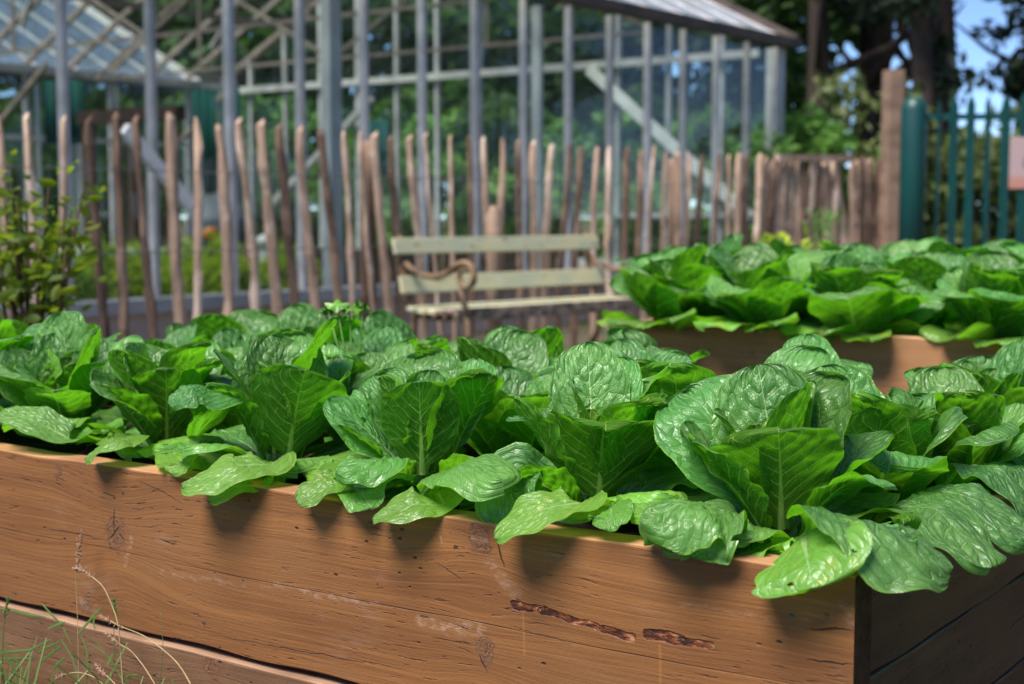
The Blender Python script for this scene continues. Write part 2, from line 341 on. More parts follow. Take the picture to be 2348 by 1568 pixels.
# ------------------------------------------------------------------ lettuce leaf geometry
def sm(x): x = np.clip(x, 0, 1); return x * x * (3 - 2 * x)
def leaf_mesh(name, L, Wd, th0, th1, pw=1.5, cup=0.6, roll=0.0, ruffle=0.05, freq=3.2, seed=0, bull=0.0016, nu=30, nv=40,
              path=None, upv=None, twist=0.0, base=0.14, amax=0.9, btip=0.42, side=0.0, holes=(), fold=0.0, tear=0.0, material=None):
    rs = np.random.RandomState(seed)
    t = np.linspace(0, 1, nv + 1); v = 1 - (1 - t) ** 1.7; v[-1] = 1.0
    u = np.sign(np.linspace(-1, 1, nu + 1)) * np.abs(np.linspace(-1, 1, nu + 1)) ** 0.92
    vb = 0.10; xx = np.clip((v - vb) / (1 - vb), 0, 1)
    sh = xx ** amax * (1 - xx) ** btip; pk = amax / (amax + btip); sh = sh / (pk ** amax * (1 - pk) ** btip)
    wv = Wd * np.maximum(sh, base * (1 - v) ** 0.5 * (v < 0.9)); wv = np.convolve(np.pad(wv, 1, mode='edge'), [0.2, 0.6, 0.2], 'valid') if True else wv
    wv[-1] = 0
    if path is None:
        th = th0 + (th1 - th0) * v ** pw
        dv = np.diff(v); tm = (th[1:] + th[:-1]) / 2
        Mx = np.concatenate([[0], np.cumsum(np.sin(tm) * dv)]) * L; Mz = np.concatenate([[0], np.cumsum(np.cos(tm) * dv)]) * L
        M = np.stack([Mx, side * L * v ** 2, Mz], 1)
        T = np.gradient(M, axis=0)
        T /= np.linalg.norm(T, axis=1)[:, None] + 1e-12
        N0 = np.stack([-np.cos(th), 0 * th, np.sin(th)], 1)
    else:
        P = np.array([list(p) for p in path], float); k = np.linspace(0, 1, len(P))
        # Catmull-Rom-like smoothing through a dense interpolation
        dn = np.linspace(0, 1, 200); Q = np.stack([np.interp(dn, k, P[:, i]) for i in range(3)], 1)
        ker = np.hanning(41); ker /= ker.sum(); Qp = np.concatenate([np.repeat(Q[:1], 20, 0) - (Q[1] - Q[0]) * np.arange(20, 0, -1)[:, None], Q, np.repeat(Q[-1:], 20, 0) + (Q[-1] - Q[-2]) * np.arange(1, 21)[:, None]])
        Q = np.stack([np.convolve(Qp[:, i], ker, 'valid') for i in range(3)], 1)
        M = np.stack([np.interp(v, dn, Q[:, i]) for i in range(3)], 1)
        L = np.linalg.norm(np.diff(M, axis=0), axis=1).sum()
        T = np.gradient(M, axis=0); T /= np.linalg.norm(T, axis=1)[:, None] + 1e-12
        N0 = np.tile(np.array(list(upv), float), (len(v), 1))
    N0 = N0 - T * (N0 * T).sum(1)[:, None]; N0 /= np.linalg.norm(N0, axis=1)[:, None] + 1e-12
    B0 = np.cross(N0, T)
    if twist:
        a = twist * v[:, None]; N1 = N0 * np.cos(a) + B0 * np.sin(a); B0 = B0 * np.cos(a) - N0 * np.sin(a); N0 = N1
    ph = rs.uniform(0, 6.28, 12)
    U, V = np.meshgrid(u, v); sg = np.sign(U); AU = np.abs(U)
    Wr = wv[:, None] * (1 + 0.03 * np.sin(9 * V * 2.0 + ph[0] + sg) + 0.008 * np.sin(V * 61 + ph[1] * sg) * (V < 0.97)) * np.where(sg > 0, rs.uniform(0.9, 1.08), rs.uniform(0.9, 1.08))
    s = U * Wr
    cv = cup * (1.25 - 0.75 * sm(V * 1.1)) + 0.12 * np.sin(V * 5 + ph[2])
    phi = cv * U; kap = np.where(np.abs(Wr) > 1e-6, cv / np.maximum(Wr, 1e-6), 0)
    fo = (V ** 1.0)
    ok = (np.abs(cv) > 1e-3) & (np.abs(Wr) > 1e-6); ks = np.where(ok, kap, 1.0)
    lat = np.where(ok, np.sin(phi) / ks, s); hei = np.where(ok, (1 - np.cos(phi)) / ks, 0.0)
    env = sm(V / 0.35) 
    wob = ruffle * Wd * AU ** 2.6 * env * (np.sin(6.28 * freq * V + ph[3] + 1.9 * sg) + 0.5 * np.sin(6.28 * freq * 2.1 * V + ph[4] * sg))
    wob += 0.35 * ruffle * Wd * env * np.sin(4.5 * U + ph[5]) * np.sin(7 * V + ph[6])
    wob += 0.03 * Wd * np.sin(2.2 * U * 3.14 + ph[7]) * sm((V - 0.5) * 2)
    hei = hei - roll * Wd * AU ** 3 * env + wob
    # tip margin rolling back
    hei = hei - fold * Wd * sm((V - 0.72) / 0.28) ** 2 * (1 - 0.3 * AU)
    # laterals
    Nl = 8.5 * L / 0.17
    p = Nl * (V - 0.34 * AU ** 1.15 * (wv.max() / L / 0.38)) + 0.22 * np.sin(5 * AU + ph[8] + sg) + 0.2 * np.sin(4 * V + ph[9]) 
    q = AU * 4.2 + 0.35 * np.sin(3 * p + ph[10])
    bul = (np.abs(np.sin(3.1416 * (p + 0.5 * (sg > 0)))) ** 0.7) * (0.45 + 0.55 * np.abs(np.sin(3.1416 * q)) ** 0.8)
    hei = hei + bull * (bul - 0.5) * env * sm((1 - AU) * 5) * sm(AU * 7)
    hei = hei + bull * 0.35 * env * np.sin(U * 17 + ph[10] + 6 * V) * np.sin(V * 26 + ph[11]) * sm((1 - AU) * 4)
    rw = 0.0055 * (1 - 0.85 * V)
    hei = hei - 0.0028 * (1 - V) ** 1.5 * np.exp(-(s / rw) ** 2)
    Pn = M[:, None, :] + B0[:, None, :] * lat[..., None] + N0[:, None, :] * hei[..., None]
    verts = Pn.reshape(-1, 3); n1 = nu + 1
    faces = []; keep = []
    for j in range(nv):
        for i in range(nu):
            um = (u[i] + u[i + 1]) / 2; vm_ = (v[j] + v[j + 1]) / 2
            if any(((um - hu) / hr * 1.0) ** 2 + ((vm_ - hv) / (hr * 0.55)) ** 2 < 1 for hu, hv, hr in holes): continue
            if tear and abs(um) > 0.80 and math.sin(vm_ * 33 + seed) * math.sin(vm_ * 71 + um) > 1 - tear: continue
            a = j * n1 + i; faces.append((a, a + n1, a + n1 + 1, a + 1)); keep.append(1 if um > 0 else 0)
    me = bpy.data.meshes.new(name); me.from_pydata(verts.tolist(), [], faces)
    me.polygons.foreach_set('use_smooth', [True] * len(faces))
    fa = np.array(faces); li = fa.reshape(-1); sd_ = np.repeat(np.array(keep), 4) * 0.5
    vl = me.uv_layers.new(name='vein'); sp = me.uv_layers.new(name='span')
    pf, auf, sf, vf = p.reshape(-1), AU.reshape(-1), s.reshape(-1), V.reshape(-1)
    vl.data.foreach_set('uv', np.stack([pf[li] + sd_, auf[li]], 1).astype(np.float32).ravel())
    sp.data.foreach_set('uv', np.stack([sf[li], vf[li]], 1).astype(np.float32).ravel())
    me.update()
    if material: me.materials.append(material)
    return me

# ================================================================== SETTING: ground
def mat_ground():
    m, nt = mat('ground'); e = E(nt); co = e.coord()
    n = e.noise(co, 1.3, 6, 0.65); n2 = e.noise(co, 26, 5, 0.7)
    col = e.mix(e.ss(n, 0.42, 0.58), (0.055, 0.075, 0.025), (0.13, 0.10, 0.07))
    col = e.mix(e.ss(n2, 0.35, 0.7, 0.0, 0.6), col, (0.07, 0.06, 0.035))
    e.out(e.pbsdf(col, 0.95, 0.2, e.bump(n2, 0.8, 0.03)).outputs[0]); return m
nx = 60; gv = []; gf = []
rg = random.Random(5)
for j in range(nx + 1):
    for i in range(nx + 1):
        a = (i / nx * 2 - 1); b = (j / nx * 2 - 1)
        x = 14 * a + 286 * a ** 5; y = 14 * b + 286 * b ** 5 + 8
        far = min(1, math.hypot(x, y - 8) / 60)
        gv.append((x, y, 0.0 if abs(x) < 16 and -3 < y < 30 else rg.uniform(-0.05, 0.05) * far * 4))
for j in range(nx):
    for i in range(nx):
        k = j * (nx + 1) + i; gf.append((k, k + 1, k + nx + 2, k + nx + 1))
tag(link('ground', mesh('ground', gv, gf, True), mat_ground()), kind='structure')

# ================================================================== GLASSHOUSE
KG = 33000.0
GD = KG / (3725 - 1782)                       # camera depth of the glasshouse's near corner
GX = (1782 - 1173.5) / F * GD
def gpt(s, w, z):                              # s along the front wall from the near corner (towards camera-left), w into the house
    return Vector((GX - 0.6 * s - 0.8 * w, GD - 0.8 * s + 0.6 * w, z))
def grot(): return math.atan2(-0.8, -0.6)      # local X = -U2 (s), local Y = U1 (w) is left-handed, so points are baked instead
EAVE = EYE + 386.0 / F * GD; SILL = 0.44; GW = 9.3; PITCH = math.tan(R(27)); BAY = 0.688
M_bar = mat_simple('weathered_white_paint', (0.62, 0.58, 0.58), (0.40, 0.38, 0.38), 5, 0.55, 0.4, bump=0.15, vary=0.15)
M_steel = mat_simple('dull_galvanised_steel', (0.50, 0.50, 0.52), (0.36, 0.36, 0.38), 3, 0.5, 0.5, bump=0.1)
M_rust = mat_simple('greyed_rusty_iron', (0.30, 0.245, 0.215), (0.17, 0.13, 0.115), 9, 0.75, 0.3)
M_gutter = mat_simple('grey_brown_gutter', (0.115, 0.085, 0.07), (0.06, 0.05, 0.045), 3, 0.7, 0.3)
M_white = mat_simple('white_painted_timber', (0.85, 0.83, 0.80), (0.70, 0.67, 0.64), 7, 0.6, 0.4)
M_wallb = mat_simple('pinkish_render', (0.70, 0.51, 0.42), (0.56, 0.40, 0.33), 2.2, 0.9, 0.2, bump=0.5)
M_sill = mat_simple('grey_lead_sill', (0.42, 0.42, 0.45), (0.30, 0.30, 0.32), 2, 0.6, 0.4)
def mat_glass(name, dirt, dcol, tint=(0.90, 0.95, 0.93), rough=0.03):
    m, nt = mat(name); e = E(nt); co = e.coord()
    tr = nt.nodes.new('ShaderNodeBsdfTransparent'); tr.inputs[0].default_value = tint + (1,)
    gl = nt.nodes.new('ShaderNodeBsdfGlossy'); gl.inputs['Roughness'].default_value = rough
    df = nt.nodes.new('ShaderNodeBsdfDiffuse'); df.inputs[0].default_value = dcol + (1,)
    a = nt.nodes.new('ShaderNodeMixShader'); b = nt.nodes.new('ShaderNodeMixShader')
    geo = nt.nodes.new('ShaderNodeNewGeometry')
    dt = nt.nodes.new('ShaderNodeVectorMath'); dt.operation = 'DOT_PRODUCT'; nt.links.new(geo.outputs['Incoming'], dt.inputs[0]); nt.links.new(geo.outputs['Normal'], dt.inputs[1])
    e.set(a.inputs[0], e.add(0.015, e.mul(e.m('POWER', e.sub(1.0, e.m('ABSOLUTE', dt.outputs['Value'])), 5.0), 0.55))); nt.links.new(tr.outputs[0], a.inputs[1]); nt.links.new(gl.outputs[0], a.inputs[2])
    dn = e.noise(e.vm('MULTIPLY', geo.outputs['Position'], (1, 1, 0.35)), 2.3, 5, 0.65)
    e.set(b.inputs[0], e.ss(dn, 0.3, 0.75, dirt * 0.4, dirt * 1.6)); nt.links.new(a.outputs[0], b.inputs[1]); nt.links.new(df.outputs[0], b.inputs[2])
    e.out(b.outputs[0]); return m
M_pane = mat_glass('old_window_glass', 0.015, (0.30, 0.33, 0.33), tint=(0.95, 0.98, 0.965))
M_roofglass = mat_glass('limewashed_roof_glass', 0.28, (0.42, 0.47, 0.58), rough=0.18)
M_farglass = mat_glass('dusty_roof_glass', 0.06, (0.22, 0.24, 0.24))

NB = 27
def quad_thin(a, b, c, d, th=0.004):
    n = (b - a).cross(d - a).normalized() * th
    vs = [a, b, c, d, a + n, b + n, c + n, d + n]
    return vs, [(0, 3, 2, 1), (4, 5, 6, 7), (0, 1, 5, 4), (1, 2, 6, 5), (2, 3, 7, 6), (3, 0, 4, 7)]
gh = thing('glasshouse', tuple(gpt(0, 0, 0)), 0, 'long old glasshouse with white glazing bars, low wall and pale roof behind the fence', 'greenhouse')
G0 = gpt(0, 0, 0)
def gl_(s, w, z): return gpt(s, w, z) - G0
def gpart(name, m, fn):
    mb = MB(); fn(mb); return mb.build(name, m, gh)
def bars_parts(name, m, segs, w, h, up=(0, 0, 1)):
    """one shared bar mesh per direction, a part for each bar"""
    for (a, b) in segs:
        mb = MB(); mb.bar(a, b, w, h, up); mb.build(name, m, gh)
# low walls
def prism_wall(mb, s0, s1, w0, w1, z0, z1):
    ps = [gl_(s, w, z) for z in (z0, z1) for w in (w0, w1) for s in (s0, s1)]
    mb.add(ps, [(0, 2, 3, 1), (4, 5, 7, 6), (0, 1, 5, 4), (2, 6, 7, 3), (0, 4, 6, 2), (1, 3, 7, 5)])
SMAX = BAY * NB
gpart('wall', M_wallb, lambda mb: prism_wall(mb, 0, SMAX, 0, 0.22, -0.05, SILL - 0.09))
gpart('wall', M_wallb, lambda mb: prism_wall(mb, -0.0, 0.22, 0.224, GW - 0.224, -0.05, SILL - 0.09))
gpart('wall', M_wallb, lambda mb: prism_wall(mb, 0, SMAX, GW - 0.22, GW, -0.05, SILL - 0.09))
gpart('sill', M_sill, lambda mb: prism_wall(mb, -0.04, SMAX, -0.05, 0.20, SILL - 0.088, SILL))
gpart('sill', M_white, lambda mb: prism_wall(mb, -0.04, 0.20, 0.21, GW, SILL - 0.088, SILL))
gpart('sill', M_sill, lambda mb: prism_wall(mb, 0.21, SMAX, GW - 0.2, GW + 0.05, SILL - 0.088, SILL))
nrm_f = (U1 * -1)
for k in range(NB + 1):
    s = BAY * k + 0.03
    mb = MB(); w_ = 0.039 if k % 4 else 0.050
    mb.bar(gl_(s, 0.05, SILL + 0.001), gl_(s, 0.05, EAVE - 0.06), w_, 0.07, nrm_f)
    mb.build('glazing_bar', M_bar, gh)
for k in range(NB):
    a, b = gl_(BAY * k + 0.065, 0.06, SILL + 0.01), gl_(BAY * (k + 1) - 0.01, 0.06, SILL + 0.01)
    h = Vector((0, 0, EAVE - 0.07 - SILL - 0.01))
    vs, fs = quad_thin(a, b, b + h, a + h); mb = MB(); mb.add(vs, fs); mb.build('pane', M_pane, gh)
# steel posts just inside the front wall, every fourth bay, and the heavy grey one
for s in (4.35 * 1.0, 7.05, 11.0, 14.6, 18.2):
    gpart('post', M_steel, lambda mb: mb.bar(gl_(s, 0.26, 0), gl_(s, 0.26, EAVE - 0.05), 0.13 if abs(s - 7.05) < .1 else 0.05, 0.10, nrm_f))
# corner post
gpart('corner_post', M_bar, lambda mb: mb.bar(gl_(-0.07, 0.1, 0), gl_(-0.07, 0.1, EAVE - 0.06), 0.16, 0.16, nrm_f))
# gable end wall (right-hand end, seen from inside through the front glass)
RIDGE = EAVE + GW / 2 * PITCH
def roofz(w): return EAVE + min(w, GW - w) * PITCH
ngb = 13
for k in range(1, ngb + 1):
    w = GW * k / ngb - (0.05 if k == ngb else 0)
    gpart('glazing_bar', M_bar, lambda mb: mb.bar(gl_(0.06, w, SILL + 0.001), gl_(0.06, w, roofz(w) - 0.08), 0.055, 0.06, U2))
    w0, w1 = GW * (k - 1) / ngb + 0.03, w - 0.03
    if w0 < 0.2: w0 = 0.2
    vs = [gl_(0.05, w0, SILL + .01), gl_(0.05, w1, SILL + .01), gl_(0.05, w1, roofz(w1) - .1), gl_(0.05, w0, roofz(w0) - .1)]
    v2, f2 = quad_thin(*vs); mb = MB(); mb.add(v2, f2); mb.build('pane', M_pane, gh)
gpart('tie_beam', M_bar, lambda mb: mb.bar(gl_(0.14, 0.2, EAVE - 0.12), gl_(0.14, GW - 0.1, EAVE - 0.12), 0.06, 0.085))
gpart('rail', M_bar, lambda mb: mb.bar(gl_(0.14, 0.2, 0.98), gl_(0.14, 2.6, 0.98), 0.05, 0.05))
# white diagonal braces in the gable end
def gable_pt(x, y, off=0.2):
    p = at_plane(x, y, gpt(off, 0, 0), U2); return p - G0
for (a, b, m_, w_) in (((1352, 160), (1722, 500), M_white, 0.11), ((852, 226), (616, 476), M_bar, 0.08)):
    gpart('diagonal_brace', m_, lambda mb: mb.bar(gable_pt(*a), gable_pt(*b), w_, w_, U2))
# far long wall
for k in range(NB + 1):
    s = BAY * k + 0.03
    gpart('glazing_bar', M_bar if k % 2 else M_steel, lambda mb: mb.bar(gl_(s, GW - 0.06, SILL), gl_(s, GW - 0.06, EAVE - 0.06), 0.06 if k % 4 else 0.13, 0.06, nrm_f))
    if k < NB:
        a, b = gl_(s + 0.05, GW - 0.05, SILL + .01), gl_(s + BAY - 0.05, GW - 0.05, SILL + .01); h = Vector((0, 0, EAVE - 0.08 - SILL))
        vs, fs = quad_thin(a, b, b + h, a + h); mb = MB(); mb.add(vs, fs); mb.build('pane', M_pane, gh)
gpart('eave_rail', M_bar, lambda mb: mb.bar(gl_(0, GW - 0.05, EAVE - 0.03), gl_(SMAX, GW - 0.05, EAVE - 0.03), 0.14, 0.1))
gpart('rail', M_bar, lambda mb: mb.bar(gl_(0, GW - 0.12, 2.0), gl_(SMAX, GW - 0.12, 2.0), 0.06, 0.06))
def far_pt(x, y):
    p = at_plane(x, y, gpt(0, -0.12, 0), U1); return p - G0
gpart('diagonal_brace', M_white, lambda mb: mb.bar(far_pt(285, 295), far_pt(436, 470), 0.085, 0.05, U1))
# gutter and eave of the front
gpart('gutter', M_gutter, lambda mb: mb.bar(gl_(-0.28, -0.06, EAVE), gl_(SMAX, -0.06, EAVE), 0.15, 0.10))
gpart('barge_board', M_gutter, lambda mb: mb.bar(gl_(-0.10, -0.14, EAVE + 0.02), gl_(-0.10, GW / 2, RIDGE + 0.08), 0.05, 0.11, UP))
gpart('barge_board', M_gutter, lambda mb: mb.bar(gl_(-0.10, GW, EAVE + 0.06), gl_(-0.10, GW / 2 + .03, RIDGE + 0.08), 0.05, 0.11, UP))
gpart('ridge_beam', M_steel, lambda mb: mb.bar(gl_(-0.04, GW / 2, RIDGE), gl_(SMAX, GW / 2, RIDGE), 0.08, 0.12))
# roof slopes: bars and panes
for side in (0, 1):
    def rp(s, t, dz=0.0):
        w = t * GW / 2 if side == 0 else GW - t * GW / 2
        return gl_(s, w, EAVE + t * GW / 2 * PITCH + dz)
    rn = (rp(1, 0) - rp(0, 0)).cross(rp(0, 1) - rp(0, 0)).normalized()
    for k in range(NB + 1):
        gpart('rafter', M_bar if side == 0 else M_rust, lambda mb: mb.bar(rp(BAY * k, 0.01, 0.03), rp(BAY * k, 0.985, 0.03), 0.05, 0.07, rn))
        if k < NB:
            for t0, t1 in ((0.005, 0.33), (0.335, 0.66), (0.665, 0.985)):
                vs, fs = quad_thin(rp(BAY * k + .03, t0, 0.05), rp(BAY * (k + 1) - .03, t0, 0.05), rp(BAY * (k + 1) - .03, t1, 0.05), rp(BAY * k + .03, t1, 0.05))
                mb = MB(); mb.add(vs, fs); mb.build('pane', M_roofglass if side == 0 else M_farglass, gh)
    for t in (0.33, 0.66):
        gpart('purlin', M_rust if side else M_steel, lambda mb: mb.bar(rp(0, t, -0.04), rp(SMAX, t, -0.04), 0.06, 0.08))
# trusses: ties, struts, lattice
for k in range(1, 8):
    s = BAY * 4 * k - 0.3
    if s > SMAX: break
    gpart('truss', M_rust, lambda mb: [mb.bar(gl_(s, a, za), gl_(s, b, zb), 0.036, 0.036) for (a, za, b, zb) in
        ((0.2, EAVE - .1, GW - .2, EAVE - .1), (0.2, EAVE - .1, GW / 2, RIDGE - .1), (GW - .2, EAVE - .1, GW / 2, RIDGE - .1),
         (GW * .25, EAVE - .1, GW * .25, roofz(GW * .25) - .1), (GW * .75, EAVE - .1, GW * .75, roofz(GW * .25) - .1),
         (GW * .25, roofz(GW * .25) - .1, GW * .5, EAVE - .1), (GW * .75, roofz(GW * .25) - .1, GW * .5, EAVE - .1), (GW * .5, EAVE - .1, GW / 2, RIDGE - .1))])
# knee braces under the far eave
for s in (1.0, 4.1, 7.0, 10.0, 13.0):
    gpart('knee_brace', M_rust, lambda mb: mb.bar(gl_(s, GW - .2, EAVE - 0.9), gl_(s, GW - 1.4, EAVE - .1), 0.06, 0.06))
    gpart('knee_brace', M_bar, lambda mb: mb.bar(gl_(s + 1.5, GW * .55, EAVE + 1.9), gl_(s, GW * .9, EAVE + .4), 0.05, 0.05))

# ---- the second glasshouse, behind
g2 = thing('glasshouse', tuple(gpt(0, GW + 0.6, 0)), 0, 'second glasshouse further back with a pale bluish roof, seen through the first one', 'greenhouse')
O2 = gpt(0, GW + 0.6, 0)
def h_(s, w, z): return gpt(s, w + GW + 0.6, z) - O2
def hp(name, m, fn):
    mb = MB(); fn(mb); return mb.build(name, m, g2)
M_roof2 = mat_glass('whitened_glass', 0.50, (0.17, 0.22, 0.33), rough=0.3)
def rp2(s, t, dz=0.0): return h_(s, t * GW / 2, EAVE + t * GW / 2 * PITCH + dz)
for k in range(NB):
    vs, fs = quad_thin(rp2(BAY * k + .03, 0.0, .05), rp2(BAY * (k + 1) - .03, 0.0, .05), rp2(BAY * (k + 1) - .03, 1, .05), rp2(BAY * k + .03, 1, .05))
    mb = MB(); mb.add(vs, fs); mb.build('pane', M_roof2, g2)
    hp('rafter', M_bar, lambda mb: mb.bar(rp2(BAY * k, 0.0, .03), rp2(BAY * k, 1, .03), 0.05, 0.06))
    hp('glazing_bar', M_steel, lambda mb: mb.bar(h_(BAY * k, 0.1, 0), h_(BAY * k, 0.1, EAVE - .06), 0.06, 0.06))
hp('gutter', M_gutter, lambda mb: mb.bar(h_(-0.1, 0, EAVE), h_(SMAX, 0, EAVE), 0.16, 0.14))
hp('barge_board', M_bar, lambda mb: mb.bar(h_(-0.06, -0.05, EAVE + .05), h_(-0.06, GW / 2, RIDGE + .05), 0.05, 0.12))
hp('wall', M_wallb, lambda mb: mb.add([h_(s, w, z) for z in (-.05, SILL) for w in (0, .2) for s in (0, SMAX)], [(0, 2, 3, 1), (4, 5, 7, 6), (0, 1, 5, 4), (2, 6, 7, 3), (0, 4, 6, 2), (1, 3, 7, 5)]))

# ================================================================== foliage clumps: trees and shrubs
def mat_foliage(name, a, b, tcol, tw=0.3):
    m, nt = mat(name); e = E(nt)
    geo = nt.nodes.new('ShaderNodeNewGeometry'); r_ = geo.outputs['Random Per Island']
    n = e.noise(e.coord(), 1.3, 3, 0.6)
    col = e.mix(e.ss(e.add(e.mul(r_, 0.5), e.mul(n, 0.6)), 0.25, 0.85), a, b)
    hs = nt.nodes.new('ShaderNodeHueSaturation'); e.set(hs.inputs['Color'], col); e.set(hs.inputs['Value'], e.ss(e.rnd(), 0, 1, 0.75, 1.3, 'LINEAR')); col = hs.outputs[0]
    p = e.pbsdf(col, 0.55, 0.35); t = nt.nodes.new('ShaderNodeBsdfTranslucent'); t.inputs[0].default_value = tcol + (1,)
    mx = nt.nodes.new('ShaderNodeMixShader'); mx.inputs[0].default_value = tw
    nt.links.new(p.outputs[0], mx.inputs[1]); nt.links.new(t.outputs[0], mx.inputs[2]); e.out(mx.outputs[0]); return m
def crown_mesh(name, rx, rz, nclump, per, leaf, seed, m, cr=0.32, hang=0.0):
    r = np.random.RandomState(seed)
    d = r.normal(size=(nclump, 3)); d /= np.linalg.norm(d, axis=1)[:, None]
    rad = r.uniform(0.35, 1.0, nclump) ** 0.6
    cen = d * rad[:, None] * np.array([rx, rx, rz])
    crs = r.uniform(0.5, 1.0, nclump) * cr * rx
    k = np.repeat(np.arange(nclump), per); n = len(k)
    dd = r.normal(size=(n, 3)); dd /= np.linalg.norm(dd, axis=1)[:, None]
    P = cen[k] + dd * (r.uniform(0, 1, n) ** 0.45 * crs[k])[:, None] * np.array([1, 1, 0.7])
    P[:, 2] -= hang * r.uniform(0, 1, n)
    a = r.normal(size=(n, 3)); a /= np.linalg.norm(a, axis=1)[:, None]; b = r.normal(size=(n, 3)); b -= a * (a * b).sum(1)[:, None]; b /= np.linalg.norm(b, axis=1)[:, None]
    L = leaf * r.uniform(0.6, 1.3, n)[:, None]
    V = np.stack([P - a * L, P + b * L * 0.45, P + a * L, P - b * L * 0.45], 1).reshape(-1, 3)
    f = np.arange(n * 4).reshape(-1, 4)
    me = bpy.data.meshes.new(name); me.vertices.add(n * 4); me.vertices.foreach_set('co', V.astype(np.float32).ravel())
    me.loops.add(n * 4); me.loops.foreach_set('vertex_index', f.ravel().astype(np.int32)); me.polygons.add(n)
    me.polygons.foreach_set('loop_start', np.arange(0, n * 4, 4, dtype=np.int32)); me.polygons.foreach_set('loop_total', np.full(n, 4, dtype=np.int32))
    me.update(calc_edges=True); me.validate(); me.materials.append(m); return me
M_bark = mat_simple('dark_bark', (0.075, 0.055, 0.045), (0.035, 0.028, 0.024), 6, 0.9, 0.2, bump=0.8, bdist=0.02, stretch=(1, 1, 0.2))
F_dark = mat_foliage('dark_woodland_foliage', (0.030, 0.068, 0.024), (0.085, 0.15, 0.045), (0.10, 0.24, 0.03))
F_mid = mat_foliage('green_hedge_foliage', (0.06, 0.15, 0.03), (0.15, 0.30, 0.06), (0.2, 0.42, 0.05))
F_pine = mat_foliage('conifer_foliage', (0.010, 0.022, 0.012), (0.026, 0.045, 0.018), (0.02, 0.05, 0.015), 0.15)
F_lime = mat_foliage('bright_yellow_green_foliage', (0.26, 0.42, 0.03), (0.50, 0.60, 0.05), (0.60, 0.72, 0.06), 0.40)
F_olive = mat_foliage('olive_foliage', (0.07, 0.10, 0.03), (0.15, 0.18, 0.055), (0.16, 0.24, 0.05))
F_bush = mat_foliage('yellow_green_shrub_foliage', (0.06, 0.125, 0.010), (0.24, 0.30, 0.018), (0.30, 0.42, 0.02), 0.4)
crowns = [crown_mesh('crown', 2.6, 3.4, 60, 75, 0.17, s, F_dark) for s in (1, 2, 3)]
crownm = [crown_mesh('crown', 2.4, 2.6, 55, 80, 0.14, s, F_mid) for s in (4, 5)]
crownp = [crown_mesh('crown', 2.2, 3.6, 34, 95, 0.15, s, F_pine, cr=0.30) for s in (6, 7, 8)]
def trunk_mesh(h, r0, seed, limbs=6, lean=0.3):
    r = random.Random(seed); mb = MB(); pts = [(0, 0, -0.1)]; x = y = 0
    for i in range(1, 7):
        x += r.uniform(-lean, lean) * .4; y += r.uniform(-lean, lean) * .4; pts.append((x, y, h * i / 6))
    mb.tube(pts, [r0 * (1 - 0.12 * i) for i in range(7)], 9)
    for k in range(limbs):
        i = r.randint(2, 5); p = Vector(pts[i]); a = r.uniform(0, 6.28); l = r.uniform(1.0, 2.3)
        q = p + Vector((math.cos(a) * l, math.sin(a) * l, l * r.uniform(0.4, 0.9)))
        mb.tube([p, (p + q) / 2 + Vector((0, 0, -0.1)), q], [r0 * .35, r0 * .25, r0 * .08], 6)
    return mb.mesh('trunk')
trunks = [trunk_mesh(6.5, 0.20, s) for s in (1, 2, 3)]
tree_n = [0]
def tree(x, y, h, crown, label, group='trees behind the glasshouse', cz=1.0, sx=1.0, sz=1.0, tr=1.0):
    k = tree_n[0]; tree_n[0] += 1
    t = thing('tree', (x, y, 0), k * 1.3, label, 'tree', group)
    tk = link('trunk', trunks[k % 3], M_bark, t); tk.scale = (tr, tr, h / 6.5)
    c = link('crown', crown, None, t); c.location = (0, 0, h * cz); c.scale = (sx, sx, sz); return t
def at_px(x, Y): return (x - 1173.5) / F * Y
behind = [(-60, 27, 7.5), (120, 31, 9), (310, 28, 7), (470, 33, 9.5), (640, 28, 7.6), (790, 32, 9), (930, 27.5, 7), (1060, 31, 8.6), (1180, 27, 6.8), (1310, 31, 8.8), (1440, 27, 7), (1560, 30, 8.6), (1690, 28, 7.5)]
names = ['far-left', 'second from the left', 'third from the left', 'fourth from the left', 'fifth from the left', 'sixth from the left', 'middle', 'eighth from the left', 'ninth from the left', 'tenth from the left', 'eleventh from the left', 'twelfth from the left', 'last']
for i, (px_, Y, h) in enumerate(behind):
    tree(at_px(px_, Y), Y, h, crowns[i % 3], 'dark tree seen through the glass, %s of the row behind' % names[i], cz=0.62, sx=1.15, sz=1.0)
spread = ['behind the left end of the fence', 'behind the two tallest left pales', 'left of the white far-wall brace', 'behind the left-hand pales', 'behind the grey brace', 'left of the heavy grey post', 'right behind the heavy grey post', 'behind the bench post', 'behind the bench back', 'behind the right end of the bench', 'behind the white gable brace', 'near the gable corner post']
for i, px_ in enumerate((20, 170, 330, 480, 640, 800, 960, 1100, 1240, 1380, 1520, 1670)):
    Y = 25.2 + (i % 3) * 0.7
    b = thing('shrub', (at_px(px_, Y), Y, 0), i, 'rounded green shrub beyond the glasshouse %s' % spread[i], 'shrub', 'shrubs behind the glasshouse')
    c = link('foliage', crownm[i % 2], None, b); c.location = (0, 0, 1.3 + 0.25 * (i % 3)); c.scale = (0.75, 0.6, 0.6 + 0.08 * (i % 2)); 
    st = link('stem', trunks[i % 3], M_bark, b); st.scale = (0.4, 0.4, 0.25)
